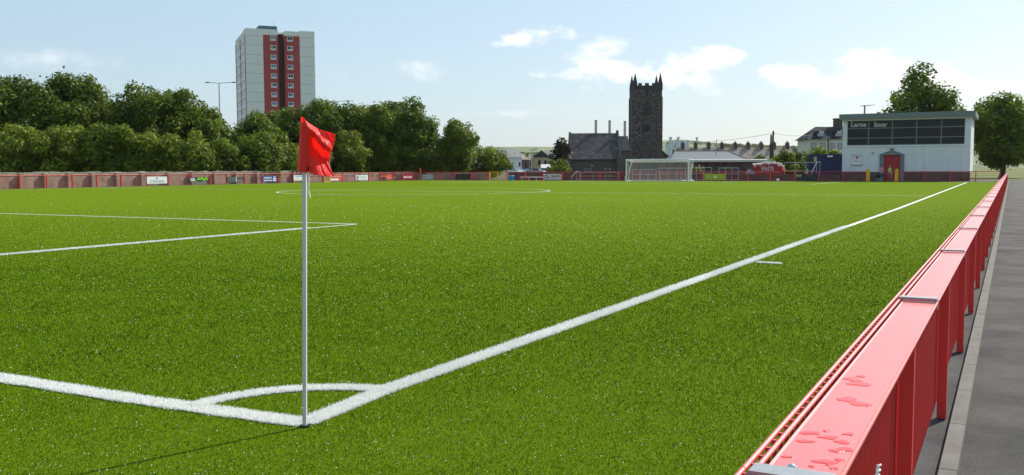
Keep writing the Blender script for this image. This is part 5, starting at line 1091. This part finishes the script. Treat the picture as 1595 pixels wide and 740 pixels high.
e, fr, L = gable_house(830, 857, 245.5, 234, 330, M['tanbrick'], M['slate_dark'], 'tan brick house with a slate-grey gable and two upper windows', wins=((838.5, 842, 250, 257.5), (848, 851, 250, 256), (829.8, 832, 262, 268), (834, 838, 263, 268)), gm_=M['slate_dark'])
gable_house(848, 866, 246, 234.5, 338, M_c('pale_yellow_render', (.5, .45, .3)), M['tile_grey'], 'pale yellow house wing with a light grey roof beside the dark purple tree', facing='eaves', D=8)
gable_house(780, 812.5, 246, 231.5, 300, M['render_white'], M['tile_grey'], 'white-walled house with a grey roof half hidden by the pale green tree', facing='eaves', D=10, a=R(10), wins=((808.5, 810.5, 253, 259),))
gable_house(812.8, 823.5, 249, 239, 312, M['darkbrick'], M['tile'], 'narrow dark brick house side with a brown roof', facing='eaves', D=9, a=R(28), wins=((818, 820, 255, 262),))
gable_house(823.5, 830, 250, 240, 336, M['tanbrick'], M['tile'], 'tan brick house slotted between the dark brick one and the gabled one', facing='eaves', D=8, wins=((825.5, 827.5, 255, 258), (825.5, 827.5, 262, 267)))
e, fr, L = gable_house(843, 858, 262.3, 256, 290, M['brownbrick'], M_c('white_sheet', (.6, .6, .57)), 'small brick lean-to with a white sloping roof in front of the gabled house', facing='eaves', D=5)
fr = front(828, 280); zt = fr.p(828, 234.5)[1]; e = empty('grey_mast', fr, 'thin grey mast standing in front of the houses beyond the fence', 'mast'); MB().tube([(0, 0, 0), (0, 0, zt)], [.16, .1], 8).build('pole', M['galv_dull'], e, True); MB().box(-.12, .12, -.2, .2, zt, zt + .3).build('head', M['galv_dull'], e)
# parked cars
def make_car(fr, lab, paint):
    e = empty('parked_car', fr, lab, 'car', 'cars parked behind the fence')
    body = [(-2.1, .3), (2.1, .3), (2.15, .7), (1.9, .92), (1.0, .98), (-1.6, 1.0), (-2.1, .85)]
    MB().prism(body, -.85, .85).build('body', paint, e); MB().prism([(-1.5, 1.001), (-1.1, 1.42), (.3, 1.45), (1.0, 1.001)], -.72, .72).build('roof', paint, e)
    MB().prism([(-1.35, 1.03), (-1.05, 1.36), (.26, 1.38), (.82, 1.03)], -.735, .735).build('side_glass', M['glass'], e)
    MB().add([(.35, -.64, 1.43), (.35, .64, 1.43), (1.02, .66, 1.02), (1.02, -.66, 1.02)], [(0, 1, 2, 3)]).build('windscreen', M['glass_blue'], e)
    for x in (-1.3, 1.3):
        for y in (-.8, .8): w = MB().tube([(x, y - .1, .32), (x, y + .1, .32)], .32, 14).build('wheel', M['black'], e); MB().tube([(x, y - .11, .32), (x, y + .11, .32)], .18, 10).build('rim', M['galv_dull'], w)
    for y in (-.6, .6): MB().box(2.12, 2.17, y - .18, y + .18, .62, .76).build('headlight', M['white_matt'], e)
    return e
gz = lambda Y: 0.6
for px, Y, a, lab, pc in ((805, 278, R(-60), 'white car parked left of the dark brick house', (.7, .7, .72)), (811.5, 284, R(-75), 'silver car parked in front of the white-walled house', (.35, .38, .4)), (820.5, 286, R(-80), 'dark car parked in front of the narrow brick house', (.05, .06, .07)), (838, 280, R(-25), 'silver-grey car parked below the tan gabled house', (.3, .33, .35))):
    fr = front(px, Y, a, 0); make_car(fr, lab, M_c('paint' + str(px), pc, .25))
quadobj('car_park', [(front(770, 125).o.x, 125), (front(880, 125).o.x, 125), (front(880, 320).o.x, 320), (front(770, 320).o.x, 320)], M['asphalt'], z=.004)
def low_wall(px0, px1, h, lab):
    a, b = FFr.p(px0, 270, 2.6)[0], FFr.p(px1, 270, 2.6)[0]; c = FFr.w(a, 2.6, 0); e = empty('boundary_wall', Frame(c.x, c.y, FFr.a), lab, 'wall')
    MB().box(0, b - a, 0, .22, 0, h - .08).build('brickwork', M['darkbrick'], e); MB().box(-.02, b - a + .02, -.04, .26, h - .078, h).build('coping', M['greystone'], e)
low_wall(792, 972, 1.02, 'low dark brick wall behind the fence below the parked cars and the stone hall'); low_wall(974, 1309, .72, 'lower dark brick wall behind the goal and the skip')

# ------------------------------------------------------------------ far power station and hills
for px, yt, lab in ((928, 187, 'leftmost of the three tall thin power station chimneys'), (949.3, 187.5, 'middle one of the three tall thin power station chimneys'), (973, 188.5, 'power station chimney close to the left edge of the church tower')):
    fr = front(px, 2300); zt = fr.p(px, yt)[1]; e = empty('power_station_chimney', fr, lab, 'chimney', 'tall power station chimneys'); MB().tube([(0, 0, 0), (0, 0, zt - 4)], [3.9, 3.1], 14).build('shaft', M['stack'], e, True); MB().tube([(0, 0, zt - 4), (0, 0, zt)], [3.25, 3.2], 14).build('rim', M_c('stack_cap', (.18, .17, .22)), e, True)
for i, (px, yt, w, h2, lab) in enumerate([(1044, 213.5, 2.2, 1, 'pale exhaust stack nearest the church tower'), (1056, 213.5, 2.2, 1, 'second pale exhaust stack right of the church tower'), (1085, 214, 1.9, 1, 'slim pale exhaust stack standing alone further right')]):
    fr = front(px, 1500); zt = fr.p(px, yt)[1]; k = 1500 / FPX; e = empty('exhaust_stack', fr, lab, 'chimney', 'pale exhaust stacks'); MB().tube([(0, 0, 0), (0, 0, zt - 2)], w * k * .8, 12).build('shaft', M['pale_metal'], e, True); MB().tube([(0, 0, zt - 2), (0, 0, zt)], w * k * 1.15, 12).build('rim', M['pale_metal'], e, True)
for px0, px1, yt, lab in ((1041, 1048, 226, 'pale block at the foot of the stack nearest the church'), (1053, 1063, 220.5, 'pale boiler house beside the second stack'), (1069, 1073, 220, 'narrow pale boiler house between the stacks')):
    fr = front(px0, 1520); zt = fr.p(px0, yt)[1]; e = empty('boiler_house', fr, lab, 'building', 'pale power station blocks'); MB().box(0, fr.p(px1, 230)[0], 0, 30, 0, zt).build('wall', M['pale_metal'], e); MB().box(-.5, fr.p(px1, 230)[0] + .5, -.5, 30.5, zt, zt + 1.5).build('roof', M['pale_metal'], e)
def hillmat(name, c1, c2, c3):
    def ex(t, b, tcn):
        mp = t.nodes.new('ShaderNodeMapping'); mp.inputs['Scale'].default_value = (1, .5, 3); t.links.new(tcn.outputs['Object'], mp.inputs[0])
        v = t.nodes.new('ShaderNodeTexVoronoi'); v.inputs['Scale'].default_value = .006; t.links.new(mp.outputs[0], v.inputs['Vector']); s = t.nodes.new('ShaderNodeSeparateXYZ'); t.links.new(v.outputs['Color'], s.inputs[0])
        x = t.nodes.new('ShaderNodeMixRGB'); x.inputs[1].default_value = (*c1, 1); x.inputs[2].default_value = (*c2, 1); t.links.new(s.outputs[0], x.inputs[0])
        v2 = t.nodes.new('ShaderNodeTexVoronoi'); v2.feature = 'DISTANCE_TO_EDGE'; v2.inputs['Scale'].default_value = .006; t.links.new(mp.outputs[0], v2.inputs['Vector']); r = t.nodes.new('ShaderNodeMapRange'); r.inputs['From Min'].default_value = .02; r.inputs['From Max'].default_value = .06; t.links.new(v2.outputs['Distance'], r.inputs[0])
        y = t.nodes.new('ShaderNodeMixRGB'); y.inputs[1].default_value = (*c3, 1); t.links.new(r.outputs[0], y.inputs[0]); t.links.new(x.outputs[0], y.inputs[2]); t.links.new(y.outputs[0], b.inputs['Base Color'])
    return mat(name, c1, .95, .1, extra=ex)
hm = hillmat('field_patchwork', (.13, .18, .06), (.19, .22, .1), (.05, .075, .03))
def hills(name, Y0, Y1, prof, m, seed):
    """terrain strip: prof = [(px, y skyline)]"""
    rg = random.Random(seed); nx, ny = 160, 14; pxs_ = np.linspace(-300, 1900, nx); v = []; f = []
    ph = [rg.uniform(0, 6) for _ in range(6)]
    for j in range(ny + 1):
        k = j / ny; Y = Y0 + (Y1 - Y0) * k
        for px in pxs_:
            ys = np.interp(px, [p[0] for p in prof], [p[1] for p in prof]); X = (px - 797.5) / FPX * Y
            top = H + (262 - ys) / FPX * Y1; s = math.sin(min(1, k * 1.0) * math.pi / 2)
            v.append((X, Y, -3 + (top + 3) * s ** 1.3 + 1.2 * math.sin(X * .01 + ph[0]) * k + .8 * math.sin(X * .031 + Y * .01 + ph[1]) * k))
    for i, px in enumerate(pxs_): X = v[ny * nx + i][0]; v.append((X * 1.1, Y1 * 1.15, -5))
    f = [(j * nx + i, j * nx + i + 1, (j + 1) * nx + i + 1, (j + 1) * nx + i) for j in range(ny + 1) for i in range(nx - 1)]
    return tag(MB().add(v, f).build(name, m, None, True), kind='structure')
hills('far_hills', 2400, 4200, [(-300, 226), (700, 230), (760, 229.3), (890, 229.3), (1000, 224), (1050, 219), (1090, 221), (1130, 226), (1250, 229.5), (1400, 229), (1900, 226)], hm, 3)
# woods on the far ridge: uncountable
def woods(name, px0, px1, Yd, prof, n, r0, seed, m):
    rg = np.random.default_rng(seed); lob = []
    for k in range(n):
        px = px0 + (px1 - px0) * rg.random(); ys = np.interp(px, [p[0] for p in prof], [p[1] for p in prof]); Y = Yd * (1 - .12 * rg.random())
        X = (px - 797.5) / FPX * Y; top = H + (262 - ys) / FPX * Y; r = r0 * (.6 + .8 * rg.random()); lob.append((X, Y, top - r * .5 - rg.random() * r, r, .8))
    v = crown(lob, 5.5 / r0 ** 2 * 5, r0 * .35, seed); return tag(fastmesh(name, v, 4, M[m]), kind='stuff')
woods('ridge_wood', 1035, 1150, 3900, [(1035, 224), (1050, 219.5), (1090, 221.5), (1150, 227)], 170, 9, 5, 'leaf_dark')
woods('far_wood', 1130, 1400, 1400, [(1130, 227), (1160, 226.5), (1260, 229), (1400, 229)], 200, 5, 6, 'leaf_dark')
woods('hedgerow_wood', 700, 900, 2200, [(700, 238), (760, 237), (820, 237.5), (900, 236)], 160, 6, 7, 'leaf_dark')

# ------------------------------------------------------------------ haze: still air over the whole place
hz_ = MB().box(-6200, 6200, -320, 9200, -8, 150).build('haze', None)
hz_.data.materials.clear(); hm_ = bpy.data.materials.new('haze_air'); hm_.use_nodes = True; t = hm_.node_tree; t.nodes.clear()
o_ = t.nodes.new('ShaderNodeOutputMaterial'); pv = t.nodes.new('ShaderNodeVolumePrincipled'); pv.inputs['Color'].default_value = (.93, .96, 1, 1); pv.inputs['Density'].default_value = .00004; pv.inputs['Anisotropy'].default_value = .3
t.links.new(pv.outputs[0], o_.inputs['Volume']); hz_.data.materials.append(hm_); tag(hz_, kind='stuff')
